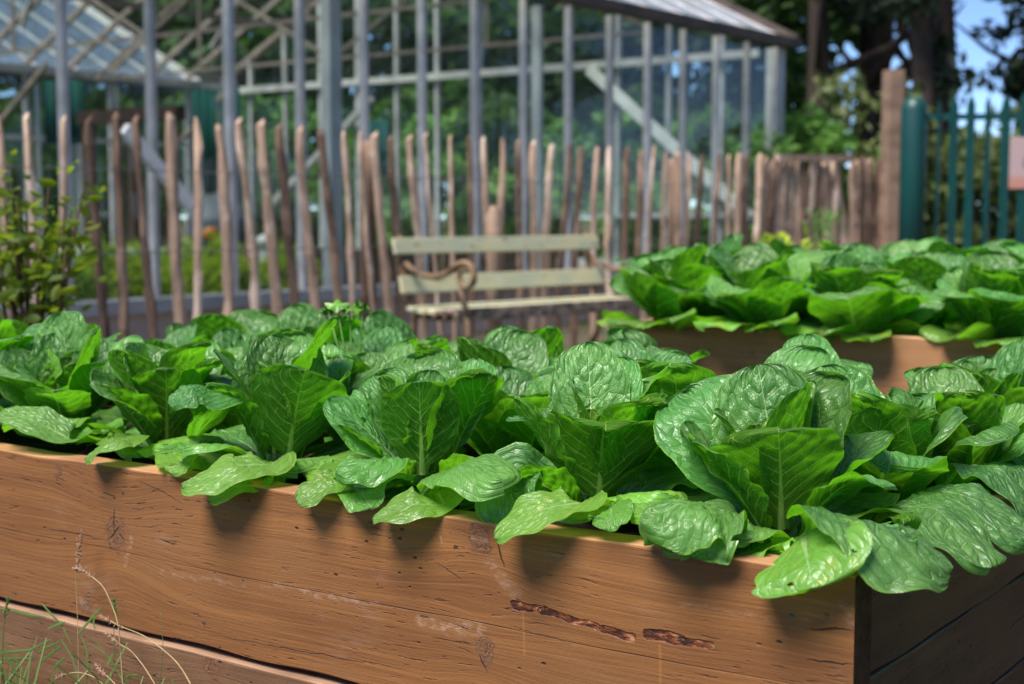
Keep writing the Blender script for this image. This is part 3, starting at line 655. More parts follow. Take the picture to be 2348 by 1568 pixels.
# right: tall dark trees against the sky
for (px_, Y, h, cz, sx, sz, lab) in (
    (1690, 33, 11, 0.70, 1.3, 1.2, 'tall dark tree rising behind the corner of the glasshouse roof'),
    (1880, 24, 9.5, 0.72, 0.95, 1.05, 'tall dark conifer with a bare trunk, first right of the glasshouse'),
    (1985, 27, 9.5, 0.82, 0.70, 0.75, 'tall dark conifer with a bare trunk above the timber post'),
    (2110, 23, 8.4, 0.70, 0.85, 0.95, 'dense dark conifer behind the green gate post'),
    (2140, 26, 10.5, 0.80, 1.0, 0.8, 'dense dark conifer whose crown spreads over the green railings'),
    (2100, 33, 12, 0.75, 1.3, 1.1, 'tall dark conifer standing furthest back above the railings'),
    (2330, 34, 8.5, 0.8, 1.2, 0.9, 'dark conifer with spreading crown right of the tallest one'),
    (2020, 31, 11, 0.72, 1.3, 1.1, 'dark conifer filling the gap between the two bare trunks'),
    (2480, 30, 8.5, 0.7, 1.0, 1.1, 'dark conifer at the edge of the picture behind the railings')):
    tree(at_px(px_, Y), Y, h, crownp[tree_n[0] % 3], lab, 'tall conifers on the right', cz, sx, sz, 1.2)
for i_, (x, y, h) in enumerate(((13, 6.5, 8), (16, 2, 9), (17.5, 11, 9), (20, 6, 10), (15, 16, 8.5), (12, -2.5, 7), (24, 9, 11), (26, 14, 12), (22, 19, 11), (28, 4, 11), (19, 14.5, 10))):  # unseen trees, added to darken the glass reflections and the bed's right side
    tree(x, y, h, crowns[i_ % 3], 'dark broadleaf tree out of frame on the right, number %s along its row' % ('one', 'two', 'three', 'four', 'five', 'six', 'seven', 'eight', 'nine', 'ten', 'eleven')[i_], 'trees beyond the right of the picture', .55, 1.2, 1.05)
cro = crown_mesh('foliage', 1.2, 1.1, 36, 90, 0.10, 11, F_mid); cro2 = crown_mesh('foliage', 1.2, 1.1, 36, 70, 0.10, 12, F_olive)
for (px_, Y, z, sx, sz, me_, lab) in (
    (1850, 17.5, 1.25, 0.85, 0.85, cro, 'bright green bush just right of the glasshouse corner post'),
    (1960, 19.0, 1.45, 0.95, 1.25, cro2, 'olive bush behind the timber post and the dense pales'),
    (2090, 19.5, 1.2, 1.0, 0.95, cro2, 'olive bush behind the green gate post'),
    (2230, 20.5, 1.05, 1.1, 0.95, cro2, 'olive bush behind the middle of the green railings'),
    (2370, 19.0, 1.35, 1.1, 0.95, cro2, 'olive bush behind the pink sign'),
    (1760, 21, 1.2, 1.0, 0.9, cro, 'green bush behind the end of the glasshouse')):
    b = thing('bush', (at_px(px_, Y), Y, 0), Y, lab, 'bush')
    c = link('foliage', me_, None, b); c.location = (0, 0, z); c.scale = (sx, sx, sz)
    st = link('stem', trunks[0], M_bark, b); st.scale = (0.35, 0.35, z / 7.0)

# ================================================================== things in the glasshouse
low = crown_mesh('foliage', 0.50, 0.26, 26, 60, 0.035, 21, F_lime, cr=0.45)
lowm = crown_mesh('foliage', 0.42, 0.30, 26, 60, 0.035, 22, F_mid, cr=0.45)
def gh_plant(px_, py_, zc, me_, sc, lab, dist=1.0):
    p = at_plane(px_, 620, gpt(0, dist, 0), U1)
    b = thing('plant', (p.x, p.y, 0), px_, lab, 'plant', 'bright plants growing inside the glasshouse')
    c = link('foliage', me_, None, b); c.location = (0, 0, zc); c.scale = (sc, sc, sc * 1.15)
    mb = MB(); mb.tube([(0, 0, 0), (0.02, 0, zc)], [0.015, 0.008], 6); mb.build('stem', M_bark, b)
for (px_, z, me_, sc, lab) in ((130, .55, lowm, .9, 'green plant inside the glasshouse at its left end behind the shrub'), (205, .50, low, .8, 'yellow-green plant behind the third pale from the left'),
    (300, .50, low, .75, 'bright lime plant between the two dark left pales'), (365, .46, low, .7, 'bright lime plant under the dark frame'),
    (480, .52, low, .85, 'bright lime plant below the grey drum'), (545, .42, lowm, .6, 'small green plant beside the white post'), (655, .50, low, .7, 'small lime plant right of the white post')):
    gh_plant(px_, 620, z, me_, sc, lab)
# grey rounded drum with an orange lid
dp = at_plane(500, 560, gpt(0, 2.4, 0), U1)
dr = thing('drum', (dp.x, dp.y, 0), 0.3, 'rounded grey drum on a stand with an orange disc on its side, inside the glasshouse', 'drum')
M_drum = mat_simple('dull_grey_metal', (0.17, 0.18, 0.21), (0.10, 0.11, 0.13), 4, 0.5, 0.5, vary=0.05)
M_orange = mat_simple('orange_plastic', (0.75, 0.23, 0.02), (0.65, 0.17, 0.02), 4, 0.4, 0.5)
mb = MB(); prof = [(0.0, 0.62), (0.12, 0.62), (0.22, 0.70), (0.27, 0.82), (0.27, 0.95), (0.21, 1.08), (0.12, 1.16), (0.0, 1.18)]; n = 20
for k in range(len(prof) - 1):
    (r0, z0), (r1, z1) = prof[k], prof[k + 1]
    for i in range(n):
        a0, a1 = 6.2832 * i / n, 6.2832 * (i + 1) / n
        mb.add([(r0 * math.cos(a0), r0 * math.sin(a0), z0), (r0 * math.cos(a1), r0 * math.sin(a1), z0), (r1 * math.cos(a1), r1 * math.sin(a1), z1), (r1 * math.cos(a0), r1 * math.sin(a0), z1)], [(0, 1, 2, 3)], True)
mb.build('barrel', M_drum, dr)
mb = MB(); mb.tube([(-.09, -.19, .82), (-.09, -.29, .82)], .065, 16); mb.build('disc', M_orange, dr)
for a in (0.4, 1.97, 3.54, 5.1):
    mb = MB(); mb.tube([(0.24 * math.cos(a), 0.24 * math.sin(a), 0), (0.17 * math.cos(a), 0.17 * math.sin(a), 0.68)], 0.018, 8); mb.build('leg', M_steel, dr)
# white capped post
wp = at_plane(609, 600, gpt(0, 1.2, 0), U1)
po = thing('post', (wp.x, wp.y, 0), 0, 'short white post with a round cap standing inside the glasshouse', 'post')
mb = MB(); mb.box(-.045, .045, -.045, .045, 0, .74); mb.build('shaft', M_white, po)
mb = MB(); mb.tube([(0, 0, .742), (0, 0, .80), (0, 0, .83)], [.08, .075, .03], 14); mb.build('cap', M_white, po)
# dark timber frame with a pale shelf
fp = at_plane(320, 560, gpt(0, 3.4, 0), U1)
M_dkwood = mat_simple('dark_brown_timber', (0.10, 0.055, 0.04), (0.05, 0.03, 0.025), 5, 0.8, 0.3, stretch=(1, 1, .2))
fr_ = thing('potting_frame', (fp.x, fp.y, 0), ROT + math.pi, 'dark timber potting frame with a pale shelf inside the left of the glasshouse', 'frame')
for x in (-.75, -.1, .42):
    mb = MB(); mb.box(x, x + .09, -.05, .05, 0, 1.85); mb.build('upright', M_dkwood, fr_)
mb = MB(); mb.box(-.80, .60, -.06, .06, 1.852, 1.98); mb.build('top_beam', M_dkwood, fr_)
mb = MB(); mb.box(-.80, .60, -.35, -.052, .62, .68); mb.build('shelf', M_white, fr_)
mb = MB(); mb.box(-.80, .60, -.30, -.052, .42, .60); mb.build('bottom_board', M_dkwood, fr_)
# teal sheets hanging
M_teal = mat_simple('teal_fabric', (0.008, 0.075, 0.065), (0.006, 0.045, 0.042), 5, 0.7, 0.2, stretch=(3, 3, .3))
M_palec = mat_simple('pale_blue_fabric', (0.30, 0.48, 0.50), (0.2, 0.36, 0.38), 5, 0.7, 0.2)
for (px_, z0, z1, wd, m_, lab) in ((470, 1.3, 2.75, .35, M_teal, 'teal cloth sheet hanging inside the glasshouse behind the lighter left pale'), (528, .9, 2.8, .30, M_teal, 'long teal cloth sheet hanging beside the corner of the far wall'),
        (497, 1.15, 2.1, .22, M_palec, 'pale blue cloth sheet between the two teal ones'), (150, 1.9, 2.7, .5, M_teal, 'teal cloth sheet at the far left of the glasshouse'), (868, 1.6, 2.5, .3, M_teal, 'small teal cloth sheet right of the grey brace')):
    p = at_plane(px_, 400, gpt(0, GW - 0.9, 0), U1)
    mb = MB(); nn = 14
    for k in range(nn):
        x0, x1 = (k / nn - .5) * wd, ((k + 1) / nn - .5) * wd; y0, y1 = .03 * math.sin(k * 1.4), .03 * math.sin((k + 1) * 1.4)
        mb.add([(x0, y0, z0), (x1, y1, z0), (x1, y1, z1), (x0, y0, z1), (x0, y0 + .006, z0), (x1, y1 + .006, z0), (x1, y1 + .006, z1), (x0, y0 + .006, z1)], [(0, 1, 2, 3), (7, 6, 5, 4), (0, 4, 5, 1), (3, 2, 6, 7)], True)
    o = mb.build('hanging_sheet', m_, None); o.location = (p.x, p.y, 0); tag(o, lab, 'cloth', 'cloth sheets hung in the glasshouse')
# timber planters along the inside
M_box = mat_simple('tan_planter_timber', (0.36, 0.24, 0.16), (0.22, 0.14, 0.09), 4, 0.8, 0.3, stretch=(1, 1, 3), vary=.1)
for (x0, x1, dist, z1, lab) in ((690, 905, 3.2, .62, 'long tan timber planter inside the glasshouse left of the bench'), (1010, 1330, 3.0, .66, 'tan timber planter inside the glasshouse behind the bench'), (560, 640, 3.6, .75, 'short timber planter behind the white post')):
    a = at_plane(x0, 600, gpt(0, dist, 0), U1); b = at_plane(x1, 600, gpt(0, dist, 0), U1)
    L_ = (Vector((b.x, b.y)) - Vector((a.x, a.y))).length
    pl = thing('planter', (a.x, a.y, 0), math.atan2(b.y - a.y, b.x - a.x), lab, 'planter', 'planters in the glasshouse')
    for j in range(3):
        mb = MB(); mb.box(0, L_, -.04, 0, z1 * j / 3 + .003, z1 * (j + 1) / 3 - .004); mb.build('plank', M_box, pl)
        mb = MB(); mb.box(0, L_, .7, .74, z1 * j / 3 + .003, z1 * (j + 1) / 3 - .004); mb.build('plank', M_box, pl)
    mb = MB(); mb.box(0.01, L_ - .01, .002, .698, 0, z1 - .06); mb.build('soil', mat_simple('potting_soil', (0.05, 0.035, 0.025), (0.02, 0.015, 0.01), 20), pl)

# ================================================================== chestnut pale fence
KF = 25800.0
def fence_pt(x, z=0.0):
    d = KF / (3725 - x); return Vector(((x - 1173.5) / F * d, d, z))
def mat_pale(name, a, b, c):
    m, nt = mat(name); e = E(nt); co = e.vm('ADD', e.coord(), e.vec(e.mul(e.rnd(), 50), 0, e.mul(e.rnd(), 31)))
    n = e.noise(e.vm('MULTIPLY', co, (18, 18, 2.2)), 1.0, 5, 0.65); n2 = e.noise(e.vm('MULTIPLY', co, (3, 3, 3.5)), 1.0, 3, 0.6)
    col = e.mix(e.ss(n, 0.35, 0.7), a, b); col = e.mix(e.ss(n2, 0.52, 0.66), col, c)
    col = e.mix(e.ss(n2, 0.40, 0.30, 0.0, 0.7), col, tuple(q * 0.45 for q in a))
    hs = nt.nodes.new('ShaderNodeHueSaturation'); e.set(hs.inputs['Color'], col); e.set(hs.inputs['Value'], e.ss(e.rnd(), 0, 1, 0.75, 1.15, 'LINEAR'))
    e.out(e.pbsdf(hs.outputs[0], 0.85, 0.25, e.bump(n, 0.7, 0.004)).outputs[0]); return m
M_pale = mat_pale('weathered_chestnut', (0.54, 0.37, 0.27), (0.34, 0.225, 0.165), (0.70, 0.53, 0.42))
M_pale_d = mat_pale('dark_barked_chestnut', (0.20, 0.125, 0.09), (0.12, 0.075, 0.055), (0.32, 0.21, 0.15))
M_wire = mat_simple('galvanised_wire', (0.3, 0.3, 0.3), (0.2, 0.2, 0.2), 9, 0.5, 0.5, metal=0.6)
def pale_mesh(bot, top, r0, seed):
    r = random.Random(seed); bot = Vector(bot); top = Vector(top); mb = MB(); n = 13; pts = []; rs = []
    sxv = r.uniform(-.018, .018); ph = r.uniform(0, 6); 
    for i in range(n + 1):
        t = i / n; p = bot.lerp(top, t)
        k = math.sin(t * 7 + ph) * 0.006 + math.sin(t * 3.1 + ph * 2) * .014 + math.sin(math.pi * t) * sxv + r.uniform(-.006, .006)
        pts.append(p + U2 * k); rs.append(r0 * (1.10 - 0.22 * t) * r.uniform(0.82, 1.16))
    pts.append(top + U2 * .004 + Vector((0, 0, .03))); rs[-1] *= 0.85; rs.append(r0 * 0.35)
    mb.tube(pts, rs, 6, flat=r.uniform(.6, .95)); mb.sm = [False] * len(mb.sm)
    a_ = r.uniform(0, 3.14); ax = Vector(bot); ca, sa = math.cos(a_), math.sin(a_)
    nv_ = []
    for i, v in enumerate(mb.v):           # turn the cleft section about its own axis and roughen it
        c = pts[min(i // 6, len(pts) - 1)]; dx, dy = v[0] - c.x, v[1] - c.y; j = r.uniform(.86, 1.14)
        nv_.append((c.x + (dx * ca - dy * sa) * j, c.y + (dx * sa + dy * ca) * j, v[2]))
    mb.v = nv_; return mb.mesh('pale')
p0 = fence_pt(-120); fen = thing('pale_fence', tuple(fence_pt(0)), 0, 'cleft chestnut pale fence with uneven rustic pales strung on wire in front of the glasshouse', 'fence')
FO = fence_pt(0)
PALES = [(-95, 266, -4), (-45, 268, 6), (5, 268, 2), (74, 261, 4), (158, 268, -8), (218, 268, 18), (275, 261, 7), (322, 268, 27), (393, 261, 20), (453, 273, 4), (505, 287, 20), (556, 273, 29),
         (607, 278, 27), (649, 285, 28), (695, 292, 32), (738, 299, 31), (790, 302, 18), (829, 302, 26), (864, 305, 24), (899, 312, 20), (945, 310, 18), (981, 306, 24), (1034, 312, 2), (1073, 314, 6), (1108, 315, 16),
         (1151, 318, -6), (1189, 320, 4), (1224, 324, -2), (1264, 332, -14), (1304, 334, -20), (1328, 336, -8), (1367, 338, -6), (1395, 338, 4), (1438, 340, -12), (1470, 346, -14), (1498, 336, -18), (1522, 348, -6),
         (1551, 350, 4), (1575, 352, -8), (1604, 355, -14), (1644, 352, -12), (1668, 356, 5), (1690, 352, -6), (1709, 358, -4), (1738, 354, -10)]
rf = random.Random(77)
for k, (x, ytop, lean) in enumerate(PALES):
    d = KF / (3725 - x); ztop = EYE + (490 - ytop) / F * d - 0.03
    vis = (250 + 490 * 0 + 200)
    # lean is measured over the visible ~430 px (less with distance)
    fx = lean * 1.5
    b = fence_pt(x + fx, -0.05); t = fence_pt(x, ztop)
    wpx = (24 if x < 760 else 19 if x < 1200 else 16.5)
    wpx *= rf.uniform(0.9, 1.22)
    r0 = wpx / 2 / F * d
    me = pale_mesh(b - FO, t - FO, r0, k)
    dark = x in (275, 322, 649, 738, 218, 899, 1304, 1328) or (rf.random() < 0.12 and x > 900)
    link('pale', me, M_pale_d if dark else M_pale, fen)
for z in (0.35, 0.80, 1.22):
    for off in (0.028, -0.028):
        pts = []
        for k in range(160):
            p = fence_pt(-120 + (1740 + 120) * k / 159, z + 0.006 * math.sin(k * 1.9)) - FO + U1 * (off + .004 * math.sin(k * 2.3))
            pts.append(p)
        mb = MB(); mb.tube(pts, 0.0022, 5); mb.build('wire', M_wire, fen)
# stout round posts of the fence
for x in (864, 1560):
    d = KF / (3725 - x); p = fence_pt(x) - FO + U1 * -0.0 + U1 * 0.07
    mb = MB(); mb.tube([p, p + Vector((0, 0, 1.40 if x < 1000 else 1.42)), p + Vector((0, 0, 1.44))], [0.05, 0.045, 0.03], 10); mb.build('post', M_pale_d, fen)
# second run, dense, to the timber post
f2 = thing('pale_fence', tuple(fence_pt(1745)), 0, 'short dense run of chestnut pales, some leaning, between the long fence and the timber post', 'fence')
A0 = fence_pt(1745); d1 = 14.2; A1 = Vector(((2020 - 1173.5) / F * d1, d1, 0)); dirv = (A1 - A0)
npl = 34
for k in range(npl):
    t = (k + 0.3) / npl; p = A0 + dirv * t; d = p.y
    zt = EYE + (490 - rf.choice([362, 366, 370, 372, 380])) / F * d - .02
    ln = rf.uniform(-.04, .04) + (-.15 if 20 < k < 25 else 0)
    me = pale_mesh(p + Vector((-ln, rf.uniform(-.03, .03), -.05)) - A0, p + Vector((ln, 0, zt)) - A0, rf.uniform(.026, .042), 200 + k)
    link('pale', me, M_pale_d if rf.random() < .35 else M_pale, f2)
mb = MB(); mb.bar(A0 + dirv * .1 + Vector((0, -.05, 1.49)) - A0, A0 + dirv * .72 + Vector((0, -.05, 1.51)) - A0, .05, .06); mb.build('top_rail', M_pale, f2)
for z in (.4, .9, 1.3):
    mb = MB(); mb.tube([Vector((0, -.035, z)), dirv + Vector((0, -.035, z))], .003, 5); mb.build('wire', M_wire, f2)
# sawn timber post
M_post = mat_simple('rough_sawn_post', (0.30, 0.20, 0.145), (0.17, 0.11, 0.08), 3.5, 0.85, 0.2, bump=.6, stretch=(1, 1, 2.6))
pd_ = 13.6; pxx = at_px(2038, pd_); ph_ = EYE + (490 - 166) / F * pd_
mb = MB(); mb.box(-.075, .075, -.075, .075, -.05, ph_)
me = bevel(mb.mesh('timber_post'), .008, 2); o = link('timber_post', me, M_post); o.location = (pxx, pd_, 0); o.rotation_euler = (0, 0, .25)
tag(o, 'tall rough sawn square timber post beside the green gate post', 'post')

# ================================================================== green palisade railings and sign
M_green = mat_simple('dark_teal_green_paint', (0.003, 0.062, 0.058), (0.004, 0.045, 0.045), 2.2, 0.42, 0.5, bump=.1, vary=.1)
PD = 12.0
pal = thing('palisade_fence', (at_px(2086, PD), PD, 0), -0.08, 'dark green steel palisade railings with a thick rounded end post right of the timber post', 'fence')
hz = EYE + (490 - 228) / F * PD
mb = MB(); r_ = 0.103
mb.tube([(0, 0, -.05), (0, 0, hz - .09), (0, 0, hz - .03), (0, 0, hz)], [r_, r_, r_ * .85, r_ * .45], 20); mb.build('end_post', M_green, pal)
for i, px_ in enumerate((2142, 2176, 2213, 2251, 2291, 2331, 2370, 2410)):
    x = at_px(px_, PD) - at_px(2086, PD); w = .045 if i == 3 else .068 if i else .028; zt = EYE + (490 - (232, 226, 224, 226, 222, 218, 216, 215)[i]) / F * PD
    mb = MB()
    # W-section pale with a pointed top
    prof = [(-w / 2, 0), (-w / 4, -.018), (0, -.004), (w / 4, -.018), (w / 2, 0)]
    vs = []; 
    for z in (-.05, zt - .07):
        vs += [(x + a, b, z) for a, b in prof] + [(x + a, b + .006, z) for a, b in reversed(prof)]
    vs += [(x + a * .2, b * .4, zt) for a, b in prof] + [(x + a * .2, b * .4 + .006, zt) for a, b in reversed(prof)]
    fs = []
    for l in range(2):
        for q in range(10): fs.append((l * 10 + q, l * 10 + (q + 1) % 10, l * 10 + 10 + (q + 1) % 10, l * 10 + 10 + q))
    fs.append(tuple(20 + q for q in range(10))); mb.add(vs, fs); mb.build('pale', M_green, pal)
for z in (.35, 1.75):
    mb = MB(); mb.box(.08, 1.3, .012, .05, z, z + .05); mb.build('rail', M_green, pal)
# sign
m, nt = mat('faded_pink_sign'); e = E(nt); co = e.coord('Generated'); gx, gy, gz = e.xyz(co)
wn = e.noise(e.coord(), 9, 3, .6)
col = e.mix(e.ss(e.add(gz, e.mul(wn, .1)), .22, .34, 1, 0), (0.40, 0.28, 0.28), (0.42, 0.20, 0.16))
dd = e.m('SQRT', e.add(e.m('POWER', e.m('ABSOLUTE', e.sub(gx, .62)), 2.0), e.m('POWER', e.m('ABSOLUTE', e.sub(gz, .55)), 2.0)))
dd = e.add(dd, e.mul(e.sub(wn, .5), .35)); col = e.mix(e.ss(dd, .16, .24, .85, 0), col, (0.10, 0.09, 0.13))
e.out(e.pbsdf(col, .5, .4).outputs[0])
mb = MB(); mb.box(0, .26, -.006, .004, 0, .41); o = link('sign', bevel(mb.mesh('sign'), .003, 1), m)
o.location = (at_px(2306, PD - .08), PD - .08, EYE + (490 - 434) / F * PD); o.rotation_euler = (0, 0, -.08)
tag(o, 'faded pink sign with a dark figure fixed to the green railings', 'sign')
# small dark box and pale stone behind railings
mb = MB(); mb.box(-.16, .16, -.12, .12, 0, .50); mb.box(-.18, .18, -.14, .14, .502, .56)
o = link('box', bevel(mb.mesh('box'), .01, 2), mat_simple('dark_plastic', (.02, .018, .03), (.012, .012, .02), 5, .4)); o.location = (at_px(2128, 15.5), 15.5, 0); o.scale = (1, 1, 1.15)
tag(o, 'small dark lidded box behind the green railings', 'box')

# ================================================================== bench
M_slat, nt = mat('flaking_pale_green_paint'); e = E(nt); co = e.vm('ADD', e.coord(), e.vec(e.mul(e.rnd(), 9), 0, 0))
n_ = e.noise(e.vm('MULTIPLY', co, (3, 9, 9)), 1.0, 4, .6); n2_ = e.noise(e.vm('MULTIPLY', co, (9, 22, 30)), 1.0, 5, .7)
cl_ = e.mix(e.ss(n_, .35, .65), (0.56, 0.52, 0.31), (0.44, 0.46, 0.33)); cl_ = e.mix(e.ss(n2_, .60, .68), cl_, (0.16, 0.10, 0.06)); cl_ = e.mix(e.ss(n2_, .40, .30, 0, .7), cl_, (0.70, 0.64, 0.50))
e.out(e.pbsdf(cl_, .7, .3, e.bump(n2_, .5, .003)).outputs[0])
M_slat2 = mat_simple('mottled_bare_slat', (0.38, 0.30, 0.23), (0.07, 0.05, 0.04), 14, 0.85, 0.2, bump=.5)
M_iron = mat_simple('rusty_cream_iron', (0.24, 0.15, 0.085), (0.05, 0.035, 0.025), 12, 0.7, 0.35, bump=.5)
BD = 8.9; bl = Vector(((908 - 1173.5) / F * BD, BD, 0))
ben = thing('garden_bench', tuple(bl), R(45), 'old garden bench with flaking pale green slats and scrolled rusty iron arms', 'bench')
BL = 1.80       # local X along the bench, -Y is the front
def slat(name, y, z, w, h, tilt, m_, x0=-.02, x1=BL + .02):
    mb = MB(); mb.box(x0, x1, -w / 2, w / 2, -h / 2, h / 2); me = bevel(mb.mesh(name), .006, 2)
    o = link(name, me, m_, ben); o.location = (0, y, z); o.rotation_euler = (tilt, 0, 0)
slat('back_slat', 0.0, .805, .024, .098, R(-12), M_slat)
slat('back_slat', -.062, .575, .024, .105, R(-12), M_slat)
for i, (y, z) in enumerate(((-.15, .435), (-.24, .425), (-.33, .425), (-.42, .43), (-.50, .435))): slat('seat_slat', y, z, .07, .026, 0, M_slat2 if i > 2 else M_slat)
slat('front_rail', -.545, .415, .02, .075, 0, M_slat2)
for x in (0.06, BL - .06):
    fr2 = MB(); fr2.tube([(x, .035, .87), (x, .022, .70), (x, -.04, .5), (x, -.10, .40), (x, -.07, .2), (x, .05, 0)], [.018, .02, .02, .022, .02, .024], 8)
    fr2.tube([(x, -.10, .40), (x, -.30, .385), (x, -.54, .40)], .018, 8)
    fr2.tube([(x, -.54, .40), (x, -.57, .30), (x, -.54, .15), (x, -.58, 0)], [.022, .02, .018, .026], 8); fr2.build('leg', M_iron, ben)
    ar = MB(); pts = [(x, .015, .72), (x, -.06, .675), (x, -.18, .632), (x, -.30, .625), (x, -.40, .655), (x, -.48, .705)]
    for k in range(17):
        a = R(115) - k / 16 * R(430); rr = .085 - .045 * k / 16; pts.append((x, -.545 - rr * math.cos(a) * 1.0, .635 + rr * math.sin(a)))
    ar.tube(pts, [.017] * 3 + [.019] * 3 + [.019 - .0005 * k for k in range(17)], 8, flat=1.4); 
    ar.tube([(x, -.50, .57), (x, -.53, .50), (x, -.55, .41)], [.016, .018, .02], 8); ar.build('arm', M_iron, ben)
# squat carved post behind the bench
cp = Vector(((1133 - 1173.5) / F * 9.75, 9.75, 0)); q_ = MB()
q_.tube([(0, 0, 0), (0, 0, .85), (0, 0, .9), (0, 0, .93), (0, 0, .99), (0, 0, 1.02), (0, 0, 1.05)], [.05, .05, .058, .045, .05, .035, .03], 10)
o = q_.build('stump_post', M_pale, None); o.location = cp; tag(o, 'short knobbly wooden post standing behind the bench back', 'post')

# ================================================================== the beds
def plank_mesh(name, L, h, th, nxs=90, edge=0.004, seed=0, chamfer=.0028, sag=0.0):
    """local: x 0..L, y -th..0 (0 = outer face), z -h..0 with an uneven top arris"""
    r = random.Random(seed); ph = [r.uniform(0, 6) for _ in range(6)]
    vs = []; fs = []
    for i in range(nxs + 1):
        x = L * i / nxs
        dz = edge * (math.sin(x * 7 + ph[0]) * .5 + math.sin(x * 19 + ph[1]) * .3 + math.sin(x * 47 + ph[2]) * .12 + math.sin(x * 101 + ph[4]) * .06)
        dy = .0012 * math.sin(x * 11 + ph[3]); c = chamfer * (1 + .4 * math.sin(x * 33 + ph[5]))
        bz = -h + .0015 * math.sin(x * 23 + ph[1])
        ring = [(0 + dy, bz + c * .7), (0 + dy, dz - c), (-c * .35 + dy, dz - c * .35), (-c + dy, dz), (-th + c, dz), (-th, dz - c), (-th, bz), (-c * .7, bz)]
        vs += [(x, y, z) for y, z in ring]
    k = 8
    for i in range(nxs):
        for j in range(k): fs.append((i * k + j, i * k + (j + 1) % k, (i + 1) * k + (j + 1) % k, (i + 1) * k + j))
    fs.append(tuple(range(k - 1, -1, -1))); fs.append(tuple(nxs * k + j for j in range(k)))
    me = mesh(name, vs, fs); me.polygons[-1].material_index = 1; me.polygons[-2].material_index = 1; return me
def fpx(x, y, base=None):             # pixel -> plank coordinates on the front face of bed 1
    p = at_plane(x, y, CORN, NF) - CORN; return (p.dot(B1), p.z)
P_H = 0.257
k1 = fpx(262, 1225); k2 = fpx(198, 1385); k3 = fpx(1112, 1492); k4 = fpx(1100, 1235); k5 = fpx(135, 1075)
knots = [(k1[0], k1[1], .024, .85), (k2[0], k2[1], .015, .6), (k3[0], k3[1], .017, .6), (k4[0], k4[1], .018, .75), (k5[0], k5[1], .008, .5)]
def sg(a, b, *r): p, q = fpx(*a), fpx(*b); return (p[0], p[1], q[0], q[1]) + r
cracks = [sg((108, 1210), (245, 1240), .0009), sg((245, 1240), (275, 1205), .0012), (sg((262, 1165), (260, 1222), .0009)), sg((270, 1222), (285, 1240), .0008),
          sg((315, 1100), (420, 1155), .0007), sg((365, 1235), (405, 1248), .0010), sg((1165, 1430), (1310, 1475), .0004), sg((480, 1455), (930, 1535), .0006), sg((1140, 1240), (1155, 1300), .0010),
          sg((1000, 1290), (1060, 1330), .0006), sg((1855, 1440), (1955, 1445), .0012), sg((1850, 1515), (1950, 1525), .0011), sg((990, 1460), (1080, 1475), .0007), sg((1100, 1500), (1115, 1540), .0009)]
resin = [sg((1178, 1385), (1250, 1400), .0062), sg((1240, 1400), (1380, 1440), .0052), sg((1380, 1440), (1448, 1460), .0058), sg((1485, 1455), (1560, 1468), .0075), sg((1560, 1468), (1628, 1483), .0052)]
chalk = [sg((300, 1230), (290, 1290), .007, .7), sg((370, 1310), (560, 1335), .008, .45), sg((600, 1335), (860, 1390), .006, .7), sg((960, 1420), (1100, 1440), .013, .8), sg((1120, 1290), (1180, 1360), .012, .6),
         sg((1085, 1235), (1115, 1240), .006, .8), sg((1010, 1240), (1012, 1262), .003, .8), sg((180, 1370), (215, 1395), .014, .5), sg((1930, 1390), (1950, 1440), .010, .5), sg((1780, 1340), (1840, 1350), .010, .35), (sg((1560, 1390), (1900, 1420), .006, .3))]
drips = [sg((1200, 1405), (1203, 1500), .0022, .3), sg((1512, 1480), (1514, 1567), .0026, .3), sg((936, 1300), (940, 1567), .0022, .0)]
spots = [(fpx(1815, 1408)[0], fpx(1815, 1408)[1], .0028, (0.01, 0.04, 0.06)), (fpx(1048, 1255)[0], fpx(1048, 1255)[1], .0035, (0.06, 0.02, 0.012)), (fpx(470, 1427)[0], fpx(470, 1427)[1], .0030, (0.04, 0.03, 0.04)),
         (fpx(282, 1133)[0], fpx(282, 1133)[1], .0032, (0.08, 0.035, 0.015)), (fpx(865, 1340)[0], fpx(865, 1340)[1], .002, (0.05, .02, .015)), (fpx(560, 1330)[0], fpx(560, 1330)[1], .0016, (0.05, .02, .015))]
a_, b_ = fpx(340, 1290), fpx(1075, 1411)
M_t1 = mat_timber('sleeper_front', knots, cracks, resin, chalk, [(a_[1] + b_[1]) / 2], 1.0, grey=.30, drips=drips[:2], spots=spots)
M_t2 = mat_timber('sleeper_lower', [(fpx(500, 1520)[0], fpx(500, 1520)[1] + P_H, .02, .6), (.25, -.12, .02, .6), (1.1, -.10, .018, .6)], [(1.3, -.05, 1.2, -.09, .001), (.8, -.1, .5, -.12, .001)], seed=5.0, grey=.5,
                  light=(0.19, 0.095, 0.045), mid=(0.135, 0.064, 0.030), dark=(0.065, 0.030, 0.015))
M_t3 = mat_timber('sleeper_end_shade_tinted', [(.3, -.06, .016, .6)], [(.1, -.04, .4, -.06, .0012)], seed=9.0, grey=.2, light=(0.080, 0.038, 0.020), mid=(0.052, 0.025, 0.013), dark=(0.025, 0.013, 0.008))  # end planks: shade of the bed's right side put into the wood colour
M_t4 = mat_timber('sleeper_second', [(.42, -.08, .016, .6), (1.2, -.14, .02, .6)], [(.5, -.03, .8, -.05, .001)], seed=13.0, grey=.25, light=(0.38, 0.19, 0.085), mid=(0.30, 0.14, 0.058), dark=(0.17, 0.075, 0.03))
M_soil = mat_simple('dark_compost', (0.035, 0.024, 0.016), (0.012, 0.008, 0.006), 40, 0.95, 0.15, bump=1.0, bdist=.01)
